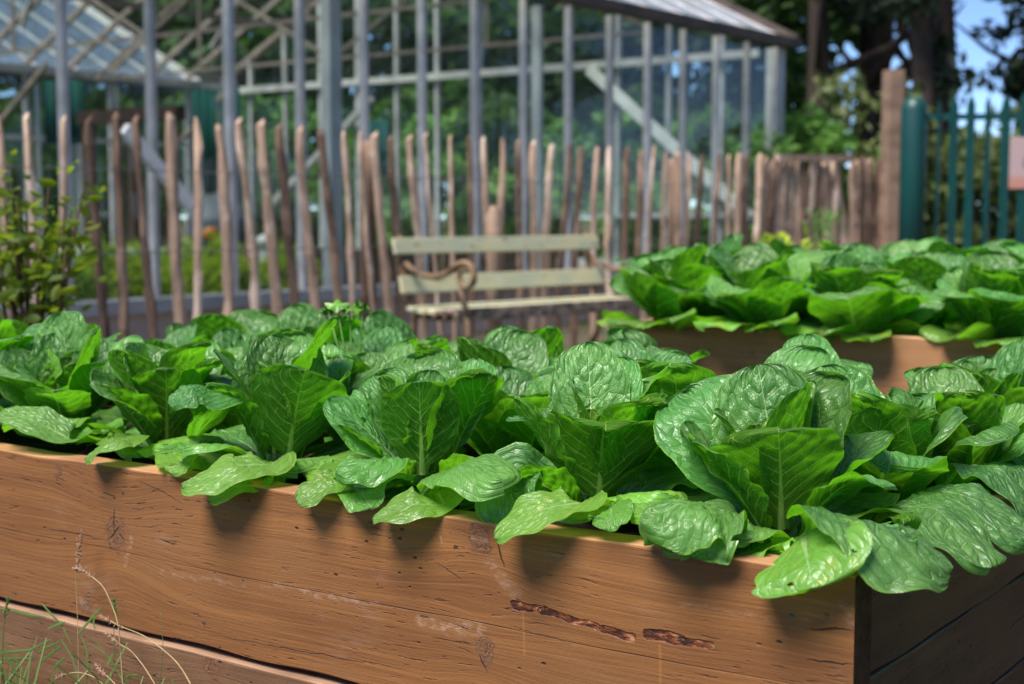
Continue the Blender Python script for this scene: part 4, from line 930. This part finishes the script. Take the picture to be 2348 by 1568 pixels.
def soil_mesh(L, Wd, seed):
    r = np.random.RandomState(seed); n, m_ = 60, 30; vs = []; fs = []
    for j in range(m_ + 1):
        for i in range(n + 1): vs.append((L * i / n, -Wd * j / m_, r.uniform(-.006, .006) + .006 * math.sin(i * .7) * math.cos(j * .9)))
    for j in range(m_):
        for i in range(n): a = j * (n + 1) + i; fs.append((a, a + n + 1, a + n + 2, a + 1))
    return mesh('soil', vs, fs, True)
TH = 0.048
M_endgrain = mat_simple('shade_darkened_end_grain', (0.055, 0.026, 0.014), (0.02, 0.010, 0.006), 60, 0.85, 0.2, bump=.8)  # end grain, darkened further so its colour carries the right side's shade
def bed(corner, top, L, Wd, mats, label, heights, side_h):
    b = thing('raised_bed', (corner.x, corner.y, 0), ROT, label, 'planter')
    z = top
    def pl(name, L_, h, m_, loc, rz, seed, edge=.004, ch=.0028):
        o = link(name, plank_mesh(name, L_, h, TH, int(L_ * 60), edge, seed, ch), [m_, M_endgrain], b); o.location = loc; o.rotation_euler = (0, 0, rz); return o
    for i, h in enumerate(heights):
        off = (0, .009, .002)[i % 3]; g = .010 if i == 0 else .006
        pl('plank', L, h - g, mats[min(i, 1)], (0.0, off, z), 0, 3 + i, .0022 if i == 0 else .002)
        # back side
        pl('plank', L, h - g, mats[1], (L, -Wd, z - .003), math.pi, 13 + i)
        z -= h
    z = top - .002
    i = 0
    while z > 0.02:
        h = side_h
        # right end: outer face looks along -X of the local frame
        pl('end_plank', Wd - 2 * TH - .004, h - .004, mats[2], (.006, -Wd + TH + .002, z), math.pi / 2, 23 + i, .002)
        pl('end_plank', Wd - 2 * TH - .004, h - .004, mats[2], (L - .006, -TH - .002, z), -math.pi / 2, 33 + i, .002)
        z -= h; i += 1
    s_ = link('soil', soil_mesh(L - 2 * TH - .02, Wd - 2 * TH - .01, 3), M_soil, b); s_.location = (TH + .01, -TH - .005, top - .035)
    return b
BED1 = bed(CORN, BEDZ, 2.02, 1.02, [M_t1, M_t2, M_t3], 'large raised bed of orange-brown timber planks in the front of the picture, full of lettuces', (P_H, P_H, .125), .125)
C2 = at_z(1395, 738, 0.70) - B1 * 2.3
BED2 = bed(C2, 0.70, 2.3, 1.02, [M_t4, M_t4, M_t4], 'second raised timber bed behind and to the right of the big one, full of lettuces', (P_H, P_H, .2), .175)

# ================================================================== lettuces
LEAF = mat_leaf('lettuce_leaf', (0.045, 0.160, 0.028), (0.105, 0.275, 0.060), (0.055, 0.200, 0.010), (0.26, 0.46, 0.16), (0.40, 0.68, 0.10), (0.17, 0.55, 0.010))
rl = random.Random(42)
LIB = {'O': [], 'M': [], 'U': [], 'H': []}
for k in range(7):
    LIB['O'].append(leaf_mesh('leaf', rl.uniform(.135, .165), rl.uniform(.050, .062), R(rl.uniform(48, 62)), R(rl.uniform(86, 108)), 1.0, cup=rl.uniform(.15, .5), roll=rl.uniform(0, .35), ruffle=rl.uniform(.05, .10), freq=rl.uniform(1.4, 2.6), seed=100 + k, amax=.50, btip=.42, twist=rl.uniform(-.5, .5), material=LEAF))
for k in range(9):
    LIB['M'].append(leaf_mesh('leaf', rl.uniform(.155, .185), rl.uniform(.058, .070), R(rl.uniform(22, 36)), R(rl.uniform(42, 78)), 1.6, cup=rl.uniform(.35, .75), roll=rl.uniform(-.05, .25), ruffle=rl.uniform(.03, .07), freq=rl.uniform(1.2, 2.2), seed=200 + k, amax=.50, btip=.42, twist=rl.uniform(-.35, .35), fold=rl.choice((0, 0, .35, .6)), holes=((rl.uniform(-.7, .7), rl.uniform(.6, .85), .05), (rl.uniform(-.7, .7), rl.uniform(.5, .8), .04)) if k % 3 == 0 else (), bull=.0024, material=LEAF))
for k in range(9):
    LIB['U'].append(leaf_mesh('leaf', rl.uniform(.155, .185), rl.uniform(.052, .066), R(rl.uniform(9, 20)), R(rl.uniform(16, 48)), 2.0, cup=rl.uniform(.35, .8), roll=rl.uniform(-.05, .15), ruffle=rl.uniform(.025, .055), freq=rl.uniform(1.2, 2.2), seed=300 + k, amax=.48, btip=.40, twist=rl.uniform(-.3, .3), fold=rl.choice((0, .2, .5)), bull=.0028, material=LEAF))
for k in range(6):
    LIB['H'].append(leaf_mesh('leaf', rl.uniform(.100, .135), rl.uniform(.040, .054), R(rl.uniform(4, 16)), R(rl.uniform(-6, 24)), 1.4, cup=rl.uniform(.7, 1.1), ruffle=rl.uniform(.05, .1), freq=3, seed=400 + k, amax=.55, btip=.42, twist=rl.uniform(-.4, .4), bull=.0034, material=LEAF))
def bedpt(corner, t, n, z): p = corner + B1 * t - NF * n; return Vector((p.x, p.y, z))
def add_leaf(root, me, az, tone, r0=.012, tilt=0.0, roll=0.0, sc=1.0, dz=0.0, lean=None):
    o = link('leaf', me, None, root)
    o.location = (r0 * math.cos(az), r0 * math.sin(az), dz)
    mr = Matrix.Rotation(az, 3, 'Z') @ Matrix.Rotation(tilt, 3, 'Y') @ Matrix.Rotation(roll, 3, 'X')
    if lean is not None: mr = lean @ mr
    o.rotation_euler = mr.to_euler()
    o.scale = (sc, sc, sc); o['tone'] = float(tone); return o
def lettuce(pos, label, group, seed, sc=1.0, custom=None, nO=5, nM=7, nU=6, nH=4, skip=(), lift=0.0):
    """skip: azimuth windows (relative to the camera direction, degrees) kept free of library O/M leaves"""
    r = random.Random(seed)
    root = thing('romaine_lettuce', pos, 0, label, 'lettuce', group)
    cam_az = math.atan2(-pos[1], -pos[0])
    az0 = r.uniform(0, 6.28); i = 0; GA = R(137.5)
    lean = Matrix.Rotation(R(r.uniform(-1, 10)), 3, 'X') @ Matrix.Rotation(R(r.uniform(-9, 9)), 3, 'Y')      # the heads lean to the light
    for kind, cnt, t0, t1, rr, dz in (('O', nO, .95, .70, .020, .0), ('M', nM, .62, .45, .018, .004), ('U', nU, .42, .28, .013, .008), ('H', nH, .25, .0, .007, .012)):
        for j in range(cnt):
            az = az0 + GA * i + r.uniform(-.2, .2); i += 1
            rel = math.degrees((az - cam_az + math.pi) % (2 * math.pi) - math.pi)
            if kind == 'M' and any(a <= rel <= b for a, b in skip): continue
            if kind == 'U' and skip and -38 <= rel <= 42: continue
            add_leaf(root, r.choice(LIB[kind]), az, t0 + (t1 - t0) * j / max(1, cnt - 1) + r.uniform(-.05, .05), rr, R(r.uniform(-6, 6)), R(r.uniform(-9, 9)), sc * r.uniform(.80, 1.12), dz + (lift if kind != 'O' else 0), lean if kind != 'O' else None)
    for c in (custom or []):
        az, tone, kw = c[0], c[1], dict(c[2]); dz = kw.pop('dz', .0); r0 = kw.pop('r0', .02); rol = kw.pop('rr', 0.0)
        kw.setdefault('nu', 40); kw.setdefault('nv', 52)
        me = leaf_mesh('leaf', material=LEAF, **kw)
        add_leaf(root, me, cam_az + R(az), tone, r0, 0, rol, 1.0, dz)
    return root
ORD = ['first', 'second', 'third', 'fourth', 'fifth', 'sixth', 'seventh', 'eighth']
ROW = ['front row', 'second row', 'third row', 'back row']
def L_(th0, th1, L, Wd, seed, **k):
    d = dict(th0=R(th0), th1=R(th1), L=L, Wd=Wd, seed=seed); d.update(k); return d
# hand-placed leaves of the front row: azimuth from the camera direction (+ = picture right), tone, shape
CUST = {
 0: [(-4, .45, L_(18, 44, .150, .080, 1, twist=-.22, cup=.5, ruffle=.035, dz=.022, amax=.60, btip=.36, pw=1.3, r0=.03)),
     (-62, .5, L_(30, 50, .165, .070, 2, cup=.35, ruffle=.06, amax=.6, r0=.02)),
     (-38, .62, L_(60, 112, .175, .064, 3, cup=.2, roll=.3, ruffle=.07, twist=-.35, amax=.6, pw=1.0, r0=.03, dz=.012)),
     (62, .5, L_(24, 98, .165, .060, 5, cup=.3, roll=.1, fold=.2, ruffle=.05, twist=.3, pw=1.6, r0=.02)),
     (-22, .8, L_(66, 118, .150, .055, 7, cup=.2, ruffle=.12, freq=4, amax=.5, tear=.4, r0=.02, dz=-.002)),
     (100, .45, L_(25, 62, .175, .070, 8, cup=.5, r0=.02))],
 1: [(8, .42, L_(14, 36, .155, .074, 11, twist=.12, cup=.62, fold=.6, ruffle=.045, dz=.015, amax=.55, btip=.36, pw=1.6, r0=.03)),
     (-70, .45, L_(26, 34, .185, .066, 12, cup=.5, ruffle=.06, bull=.0032, r0=.02)),
     (-48, .55, L_(48, 84, .155, .056, 13, cup=.5, ruffle=.05, bull=.0032, twist=-.4, r0=.02)),
     (66, .4, L_(18, 30, .18, .068, 15, cup=.6, bull=.0032, r0=.02)), (110, .4, L_(16, 30, .185, .072, 16, cup=.6, bull=.003))],
 2: [(-6, .48, L_(14, 24, .145, .062, 21, twist=-.15, cup=.3, ruffle=.03, dz=.03, amax=.50, btip=.36, pw=1.5, r0=.03)),
     (-75, .5, L_(35, 62, .150, .048, 22, cup=.3, ruffle=.04, bull=.0032, r0=.02)),
     (-34, .7, L_(52, 98, .150, .060, 23, cup=.3, roll=.15, ruffle=.06, pw=1.0, r0=.03, dz=.008)),
     (40, .66, L_(48, 96, .155, .056, 24, cup=.35, roll=.1, ruffle=.05, twist=.5, pw=1.0, r0=.03, dz=.008)),
     (72, .5, L_(22, 30, .19, .066, 25, cup=1.0, ruffle=.06, twist=.6, r0=.02)),
     (-12, .88, L_(70, 112, .140, .050, 26, cup=.1, roll=.2, ruffle=.12, freq=4, amax=.5, tear=.2, r0=.02))],
 3: [(20, .5, L_(20, 38, .170, .076, 31, cup=.4, ruffle=.03, dz=.018, amax=.55, btip=.36, twist=.55, pw=1.4, r0=.03)),
     (-68, .45, L_(22, 40, .175, .060, 32, cup=.5, bull=.0032, fold=.3, r0=.02)),
     (-22, 1.0, L_(66, 118, .155, .045, 34, cup=.1, roll=.3, ruffle=.08, amax=.5, r0=.02, dz=-.004)),
     (30, .92, L_(64, 110, .150, .046, 35, cup=.3, roll=.2, ruffle=.10, amax=.5, r0=.02, dz=.0)), (80, .45, L_(22, 40, .18, .066, 36, cup=.5, r0=.02))],
 4: [(0, .5, L_(18, 34, .170, .066, 41, cup=.5, ruffle=.05, r0=.02)), (-50, .5, L_(30, 55, .17, .06, 42, cup=.5, r0=.02)), (20, .9, L_(56, 102, .165, .052, 43, cup=.25, roll=.2, ruffle=.07, amax=.5, r0=.02, dz=.004)),
     (60, .42, L_(16, 24, .18, .066, 44, cup=.6, bull=.0032, fold=.4, r0=.02))],
 5: [(-8, .55, L_(36, 76, .175, .056, 51, cup=.5, ruffle=.05, r0=.02)), (40, .5, L_(22, 42, .17, .062, 52, cup=.5)), (25, .85, L_(60, 100, .15, .05, 53, cup=.2, roll=.2, ruffle=.1, r0=.02))],
}
SKIP = {0: [(-80, 100)], 1: [(-80, 80)], 2: [(-85, 80)], 3: [(-80, 60)], 4: [(-60, 50)], 5: [(-40, 50)]}
LOOK = {0: 'large lettuce at the right corner of the big bed, a holed pale leaf hanging over',
        1: 'tight-hearted lettuce second from the corner in the front row, lime leaf over the rim',
        2: 'lettuce with an upright fan-veined front leaf, third from the corner in the front row',
        3: 'broad lettuce fourth from the corner in the front row, pale leaves over the rim',
        4: 'lettuce fifth from the corner in the front row, just right of the big plank knot',
        5: 'lettuce sixth from the corner in the front row, above the plank knot',
        6: 'lettuce at the far left end of the front row'}
def qf(x, y, off): return at_plane(x, y, CORN + NF * off, NF)
def qe(x, y, off): return at_plane(x, y, CORN - B1 * off, B1)
DR = {  # path points, half width, tone, extra shape: leaves that drape over the rim
 0: [([qf(1838, 1222, -.055), qf(1846, 1256, -.015), qf(1852, 1292, .024), qf(1864, 1350, .042)], .070, .98, dict(up=NF * 1.0 + UP * .5, cup=.12, ruffle=0.0325, freq=1.6, amax=.62, holes=((.62, .66, .06), (.70, .74, .05), (-.38, .84, .05)))),
     ([None, qf(1640, 1165, -.04), qf(1560, 1150, .01), qf(1470, 1200, .05)], .060, .62, dict(up=UP + NF * .3, cup=.1, roll=.45, ruffle=0.096, bull=.004, amax=.62)),
     ([None, qf(1610, 1210, -.03), qf(1590, 1235, .01), qf(1570, 1275, .022)], .060, .6, dict(up=NF + UP * .6, cup=.1, ruffle=.10, freq=3, amax=.6, tear=.25)),
     ([None, qe(1960, 1190, -.03), qe(2050, 1210, .02), qe(2180, 1300, .07)], .080, .5, dict(up=UP - B1 * .6, cup=.15, roll=.2, ruffle=0.144, bull=.004, freq=2.6, amax=.62)),
     ([None, qe(1975, 1215, -.02), qe(2020, 1250, .02), qe(2060, 1318, .04)], .045, .45, dict(up=UP + NF * .4 - B1 * .3, cup=.1, ruffle=.10, freq=3, amax=.6, tear=.35))],
 1: [([None, qf(1330, 1150, -.02), qf(1240, 1165, .02), qf(1134, 1232, .045)], .036, .97, dict(up=UP + NF * .7, cup=.25, ruffle=0.112, amax=.6)),
     ([None, qf(1400, 1165, -.03), qf(1400, 1185, .0), qf(1385, 1215, .012)], .030, .85, dict(up=UP + NF * .7, cup=.2, ruffle=0.112, amax=.6)),
     ([None, qf(1180, 1090, -.05), qf(1170, 1130, -.03), qf(1190, 1172, -.01)], .050, .5, dict(up=NF + UP * .5 , cup=.3, ruffle=0.080, bull=.0032, amax=.62))],
 2: [([None, qf(1020, 1158, -.03), qf(950, 1150, .01), qf(855, 1188, .03)], .034, .85, dict(up=UP + NF * .6, cup=.15, ruffle=0.144, amax=.6, freq=2.5)),
     ([None, qf(880, 1050, -.05), qf(850, 1060, -.01), qf(772, 1085, .03)], .048, .68, dict(up=UP + NF * .5, cup=.2, roll=.2, ruffle=0.080, bull=.004, amax=.62)),
     ([None, qf(1030, 1075, -.06), qf(1080, 1055, -.02), qf(1150, 1100, .02)], .050, .7, dict(up=UP + NF * .3, cup=.2, roll=.35, ruffle=0.080, amax=.62))],
 3: [([None, qf(620, 1060, -.03), qf(530, 1070, .02), qf(418, 1112, .045)], .048, .80, dict(up=UP + NF * .5, cup=.2, roll=.15, ruffle=0.096, bull=.003, amax=.6)),
     ([None, qf(600, 1110, -.02), qf(540, 1115, .02), qf(480, 1148, .04)], .022, 1.0, dict(up=UP + NF * .9, cup=.2, ruffle=0.080, amax=.6)),
     ([None, qf(800, 1100, -.03), qf(750, 1110, .0), qf(682, 1154, .03)], .032, .95, dict(up=UP + NF * .7, cup=.3, ruffle=.10, amax=.6)),
     ([None, qf(820, 1110, -.04), qf(830, 1130, .0), qf(850, 1165, .02)], .034, .75, dict(up=UP + NF * .5, cup=.2, ruffle=.10, amax=.6))],
 4: [([None, qf(400, 1040, -.05), qf(420, 1060, -.01), qf(390, 1085, .01)], .034, .9, dict(up=UP + NF * .5, cup=.2, ruffle=0.128, amax=.6)),
     ([None, qf(500, 900, -.08), qf(440, 885, -.05), qf(385, 925, -.02)], .055, .55, dict(up=UP + NF * .2, cup=.2, roll=.3, ruffle=0.064, bull=.004, amax=.62))],
 5: [([None, qf(300, 1010, -.03), qf(260, 1005, .0), qf(195, 1052, .02)], .034, .88, dict(up=UP + NF * .3, cup=.3, roll=.2, ruffle=0.080, amax=.6)),
     ([None, qf(170, 1010, -.05), qf(80, 965, -.02), qf(0, 942, .0)], .036, .7, dict(up=UP + NF * .4, cup=.3, ruffle=0.064, amax=.6))],
}
def spill(root, row, kk):
    r = random.Random(900 + row * 10 + kk); base = Vector(root.location); n = .175 + .235 * row + (kk - .5) * r.uniform(.10, .16)
    z = r.uniform(.03, .055); w = r.uniform(.052, .066)
    P = [bedpt(CORN, .085, n, BEDZ), bedpt(CORN, .045, n - .01, BEDZ + z), bedpt(CORN, -.01, n - .02, BEDZ + z), bedpt(CORN, -.075 - r.uniform(0, .03), n - r.uniform(.02, .07), BEDZ - r.uniform(.0, .045))]
    me = leaf_mesh('leaf', .1, w, 0, 0, seed=880 + row * 10 + kk, path=[p - base for p in P], upv=UP - B1 * .35 + NF * r.uniform(-.2, .3), cup=.2, roll=.15, ruffle=r.uniform(.06, .12), freq=2.4, amax=.6, btip=.36, bull=.003, nu=40, nv=52, material=LEAF)
    o = link('leaf', me, None, root); o['tone'] = r.choice((.45, .5, .6, .8))
def drape(root, col):
    base = Vector(root.location)
    for i, (pts, w, tone, kw) in enumerate(DR.get(col, ())):
        kw = dict(kw); up = kw.pop('up'); P = [None if p is None else p - base for p in pts]
        if P[0] is None:
            st = P[1] * .35; st.z = min(.012, P[1].z * .5); P[0] = st; P.insert(1, st.lerp(P[1], .5) + Vector((0, 0, .010)))
        me = leaf_mesh('leaf', .1, w, 0, 0, seed=700 + col * 10 + i, path=P, upv=up, btip=.34, nu=40, nv=52, material=LEAF, **kw)
        o = link('leaf', me, None, root); o['tone'] = float(tone)
rp_ = random.Random(9)
T0 = (.165, .435, .725, 1.01, 1.27, 1.53, 1.79)
for row in range(4):
    for c in range(7):
        t = (T0[c] if row == 0 else .115 + .285 * c + (.06 if row % 2 else 0) + rp_.uniform(-.03, .03)); n = .175 + .235 * row + (0 if row == 0 else rp_.uniform(-.03, .03))
        pos = bedpt(CORN, t, n, BEDZ - (.014 if row == 0 else .026))
        if row == 0: lab = LOOK[c]
        else: lab = 'green romaine lettuce, %s from the right in the %s of the big bed' % (ORD[c], ROW[row])
        rt = lettuce(tuple(pos), lab, 'lettuces in the big front bed', 1000 + row * 10 + c, sc=rp_.uniform(.94, 1.18) * (1.04 if row == 0 else 1.0 if c < 3 else 1.0), custom=CUST.get(c) if row == 0 else None, skip=SKIP.get(c, ()) if row == 0 else (), lift=.022 if row == 0 else 0, nO=7 if row == 0 else 4)
        if row == 0: drape(rt, c)
        if c == 0:
            for kk in ((1,) if row == 0 else (0, 1)): spill(rt, row, kk)
for row in range(4):
    for c in range(6):
        t = 2.3 - (.12 + .30 * c + (.07 if row % 2 else 0) + rp_.uniform(-.03, .03)); n = .10 + .25 * row + rp_.uniform(-.03, .03)
        if t < .1: continue
        pos = bedpt(C2, t, n, .70 - .034)
        lettuce(tuple(pos), 'green romaine lettuce, %s from the left in the %s of the second bed' % (ORD[c], ROW[row]), 'lettuces in the second bed', 2000 + row * 10 + c, sc=rp_.uniform(1.25, 1.55), nO=8 if row == 0 else 5)

# ================================================================== shrub at the left, small weeds, grass
def leafy(name, pts, leaf, m, seed, per=1, asp=.55):
    """pointed folded leaves (two tilted halves each) around the given points"""
    r = np.random.RandomState(seed); vs = []; fs = []
    for p in pts:
        for _ in range(per):
            a = r.normal(size=3); a[2] = abs(a[2]) * .5; a /= np.linalg.norm(a); b = np.cross(a, r.normal(size=3)); b /= np.linalg.norm(b); n = np.cross(a, b)
            l = leaf * r.uniform(.65, 1.25); w = l * asp; c = np.array(p) + r.normal(size=3) * leaf * .5; k = len(vs)
            vs += [c, c + a * l * .35 + b * w * .45 + n * w * .18, c + a * l * .75 + b * w * .38 + n * w * .15, c + a * l, c + a * l * .75 - b * w * .38 + n * w * .15, c + a * l * .35 - b * w * .45 + n * w * .18, c + a * l * .5]
            fs += [(k, k + 6, k + 2, k + 1), (k + 6, k + 3, k + 2), (k, k + 5, k + 4, k + 6), (k + 6, k + 4, k + 3)]
    me = mesh(name, vs, fs, True); me.materials.append(m); return me
M_twig = mat_simple('reddish_twig', (0.09, 0.045, 0.03), (0.05, 0.028, 0.02), 20, .8, .2)
YB = 4.1; base = Vector((at_px(62, YB), YB, 0))
shr = thing('shrub', tuple(base), 0, 'yellow-green leafy shrub with dark twiggy stems at the left behind the big bed', 'shrub')
rb = random.Random(3); lp = []
tips = [(20, 372), (5, 430), (60, 470), (112, 420), (150, 455), (196, 412), (185, 470), (90, 520), (30, 520), (140, 520), (-30, 420), (-60, 500), (60, 590), (110, 600), (10, 610), (-40, 590), (150, 575), (85, 660), (20, 690), (118, 706), (-20, 660), (-90, 560), (45, 430), (168, 500)]
for i, (x, y) in enumerate(tips):
    Y = YB + rb.uniform(-.16, .16); tip = at_y(x, y, Y) - base; mid = Vector((tip.x * .35 + rb.uniform(-.02, .02), (tip.y) * .4, max(.35, tip.z * .6)))
    mb = MB(); mb.tube([(rb.uniform(-.02, .02), rb.uniform(-.02, .02), -.02), (mid * .5) + Vector((0, 0, .05)), mid, mid.lerp(tip, .6) + Vector((rb.uniform(-.02, .02), 0, 0)), tip], [.009, .008, .006, .004, .002], 6); mb.build('stem', M_twig, shr)
    for k in range(17):
        q = mid.lerp(tip, rb.uniform(.45, 1.03)) + Vector((rb.gauss(0, .026), rb.gauss(0, .03), rb.gauss(0, .026))); lp.append(q)
link('foliage', leafy('foliage', lp, .052, F_bush, 4, 1), None, shr)
# lobed sprout in the back row
M_sprout = mat_simple('bright_sprout_green', (0.07, 0.20, 0.02), (0.12, 0.28, 0.03), 30, .45, .5, vary=.1)
sY = 2.75; sb = at_y(812, 760, sY); sb.z = BEDZ - .03
spr = thing('seedling', tuple(sb), 0, 'small bright celery-like seedling with lobed leaves at the back of the big bed', 'seedling')
def lobed(name, c, size, rot, tiltx, parent, m):
    n = 26; vs = [(0, 0, 0.004)]; 
    for i in range(n):
        a = 6.2832 * i / n; rr = size * (.62 + .26 * abs(math.cos(2.5 * (a - 1.57))) + .12 * math.sin(a * 11)); vs.append((rr * math.cos(a), rr * math.sin(a) * .8, -.12 * rr + .006 * math.sin(a * 5)))
    me = mesh(name, vs, [(0, i + 1, (i + 1) % n + 1) for i in range(n)], True); o = link(name, me, m, parent); o.location = c; o.rotation_euler = (tiltx, 0, rot); return o
for i, (x, y, s_, tx) in enumerate(((772, 700, .026, .5), (800, 706, .032, .3), (832, 702, .024, .7), (752, 712, .018, 1.0))):
    p = at_y(x, y, sY + .01 * i) - sb; mb = MB(); mb.tube([(0, 0, 0), p * .6 + Vector((0, 0, .02)), p], [.0022, .0018, .0012], 6); mb.build('stem', M_sprout, spr); lobed('leaf', p, s_, i * 1.1, tx, spr, M_sprout)
# young plants in front of the dense pales
for (px_, Y, y0, lab, sd_) in ((1832, 6.4, 545, 'pale yellow-green young plant growing behind the second bed', 5), (1800, 6.6, 590, 'small green weed left of the young plant behind the second bed', 6), (1890, 11.6, 480, 'thin green weed climbing the dense pales', 7)):
    top = at_y(px_, y0, Y); w_ = thing('young_plant', (top.x, Y, 0), 0, lab, 'plant'); r2 = random.Random(sd_); pts = []
    for k in range(7):
        tp = Vector((r2.gauss(0, .05), r2.gauss(0, .05), top.z - abs(r2.gauss(0, .04)))); mb = MB(); mb.tube([(0, 0, 0), tp * .5, tp], [.006, .004, .002], 5); mb.build('stem', M_sprout, w_)
        for q in range(12): pts.append(tp + Vector((r2.gauss(0, .03), r2.gauss(0, .03), -abs(r2.gauss(0, .09)))))
    link('foliage', leafy('foliage', pts, .05, F_lime if sd_ == 5 else F_mid, sd_), None, w_)
# grass stalks
M_straw = mat_simple('dry_straw', (0.42, 0.31, 0.15), (0.30, 0.22, 0.10), 30, .7, .3)
M_straw2 = mat_simple('pinkish_seed_head', (0.36, 0.22, 0.15), (0.26, 0.15, 0.10), 60, .8, .2)
M_grass = mat_simple('grass_green', (0.05, 0.12, 0.02), (0.11, 0.17, 0.04), 12, .5, .4)
def g2(X_, Y_, off): return at_plane(X_ / 4.02 * .9388, (1280 + Y_ / 4.02) * .9388, CORN + NF * off, NF)
def stalk(pts, off, m, head, lab, r0=.0011):
    P = [g2(a, b, off + .012 * i / len(pts)) for i, (a, b) in enumerate(pts)]
    dn = []                                    # smooth
    for i in range(len(P) - 1):
        a, b, c, d = P[max(i - 1, 0)], P[i], P[i + 1], P[min(i + 2, len(P) - 1)]
        for k in range(5):
            t = k / 5; dn.append(.5 * ((2 * b) + (c - a) * t + (2 * a - 5 * b + 4 * c - d) * t * t + (3 * b - a - 3 * c + d) * t ** 3))
    dn.append(P[-1]); last = dn[-1]; dirn = (dn[-1] - dn[-2]); dirn.z = 0
    g = Vector((last.x, last.y, 0)) + dirn * 3; g = Vector((g.x, g.y, 0)); 
    if (g - CORN).dot(NF) < .02: g += NF * .05
    for k in range(1, 6): dn.append(last.lerp(g, k / 5))
    t_ = thing('grass_stalk', tuple(g), 0, lab, 'grass stalk', 'grass stalks in front of the big bed')
    L2 = [p - g for p in dn]; mb = MB(); n = len(L2); mb.tube(L2, [r0 * (.55 + .6 * i / n) for i in range(n)], 6); mb.build('stem', m, t_)
    if head:
        mb = MB(); r3 = random.Random(int(pts[0][0])); ln = 0; i = 0
        while i < len(L2) - 1 and ln < head:
            sgm = L2[i + 1] - L2[i]; 
            for q in range(7):
                p = L2[i] + sgm * (q / 7); dr_ = (-sgm.normalized() * .7 + Vector((r3.gauss(0, .4), r3.gauss(0, .4), r3.gauss(0, .4)))).normalized(); l = r3.uniform(.004, .009)
                mb.tube([p, p + dr_ * l * .5, p + dr_ * l], [.0003, .0009, .0002], 4)
            ln += sgm.length; i += 1
        mb.build('seed_head', M_straw2 if m is not M_grass else M_grass, t_)
stalk([(730, 440), (800, 445), (880, 500), (1000, 600), (1080, 750), (1150, 950), (1180, 1200), (1205, 1568)], .05, M_straw, .05, 'tallest arching dry grass stalk in front of the plank, bending left')
stalk([(990, 905), (1180, 1000), (1400, 1090), (1560, 1200), (1700, 1320), (1790, 1430), (1870, 1568)], .06, M_straw, .05, 'dry grass stalk with a pinkish seed head lying along the plank gap')
stalk([(800, 90), (775, 250), (768, 400), (745, 520), (760, 900), (775, 1568)], .03, M_straw, .06, 'upright thin grass stalk with a faint seed head below the plank knot', .0006)
stalk([(90, 740), (50, 850), (32, 1050), (25, 1250), (15, 1568)], .06, M_grass, .03, 'pale green grass stalk at the far left edge')
stalk([(1575, 870), (1588, 1050), (1600, 1200), (1585, 1400), (1560, 1568)], .04, M_grass, 0, 'thin green grass stalk, rightmost of the upright ones', .0006)
stalk([(850, 1170), (930, 1200), (1020, 1260), (1120, 1380), (1220, 1568)], .05, M_grass, 0, 'green grass stalk curving down right under the plank gap', .0008)
stalk([(1050, 1070), (1180, 1180), (1280, 1240), (1400, 1380), (1520, 1568)], .07, M_straw, .03, 'pale dry grass stalk beside the tallest one', .0009)
stalk([(560, 1510), (640, 1475), (760, 1455), (900, 1490), (1010, 1568)], .09, M_straw, .02, 'low arching dry grass stalk near the bottom edge', .0008)
stalk([(950, 1390), (985, 1440), (1050, 1490), (1130, 1568)], .08, M_straw, .03, 'short pinkish grass stalk near the bottom edge', .0008)
stalk([(1120, 760), (1130, 900), (1115, 1100), (1120, 1300), (1090, 1568)], .045, M_grass, .02, 'upright green grass stalk crossing the tallest dry one', .0007)
rg_ = random.Random(8); mb = MB()
def blade(P, w):
    n = len(P); vs = []
    for i, p in enumerate(P):
        t = (P[min(i + 1, n - 1)] - P[max(i - 1, 0)]).normalized(); s_ = t.cross(NF).normalized() * w * math.sin(math.pi * min(1, (i + .6) / n)) ** .6; vs += [p - s_, p + NF * w * .3, p + s_]
    mb.add(vs, [(3 * i + k, 3 * i + k + 1, 3 * i + 4 + k, 3 * i + 3 + k) for i in range(n - 1) for k in (0, 1)], True)
for pts in ([(450, 915), (280, 890), (120, 850), (0, 830)], [(410, 780), (500, 880), (600, 980), (700, 1180)], [(0, 1325), (150, 1322), (360, 1330)], [(0, 1265), (160, 1250), (300, 1235), (500, 1130)], [(380, 1260), (460, 1210), (580, 1155)], [(600, 1195), (520, 1260), (400, 1355)],
            [(470, 1030), (560, 990), (640, 960)], [(770, 1070), (850, 980), (990, 820)], [(930, 900), (915, 960), (935, 1035)], [(640, 1310), (580, 1360), (520, 1420)], [(800, 1100), (850, 1250), (860, 1400), (850, 1568)], [(600, 1130), (700, 1300), (740, 1420), (780, 1568)], [(150, 1330), (210, 1430), (260, 1568)], [(1110, 1270), (1080, 1330), (1050, 1400)], [(1350, 1478), (1270, 1490), (1200, 1530)]):
    o_ = rg_.uniform(.04, .12); blade([g2(a, b, o_) for a, b in pts], .0022)
for k in range(900):
    x = rg_.uniform(.9, 1.75) if k % 3 else rg_.uniform(.7, 2.0); o_ = rg_.uniform(.03, .30); b0 = CORN + B1 * x + NF * o_; b0.z = 0
    h = rg_.uniform(.16, .40); a = rg_.uniform(0, 6.28); bend = rg_.uniform(.02, .16); d = Vector((math.cos(a), math.sin(a), 0))
    if d.dot(NF) < -.2 and o_ < .14: d = -d
    blade([b0, b0 + d * bend * .1 + Vector((0, 0, h * .4)), b0 + d * bend * .4 + Vector((0, 0, h * .75)), b0 + d * bend + Vector((0, 0, h * rg_.uniform(.75, 1)))], rg_.uniform(.0012, .0028))
tag(mb.build('grass', M_grass, None), kind='stuff')
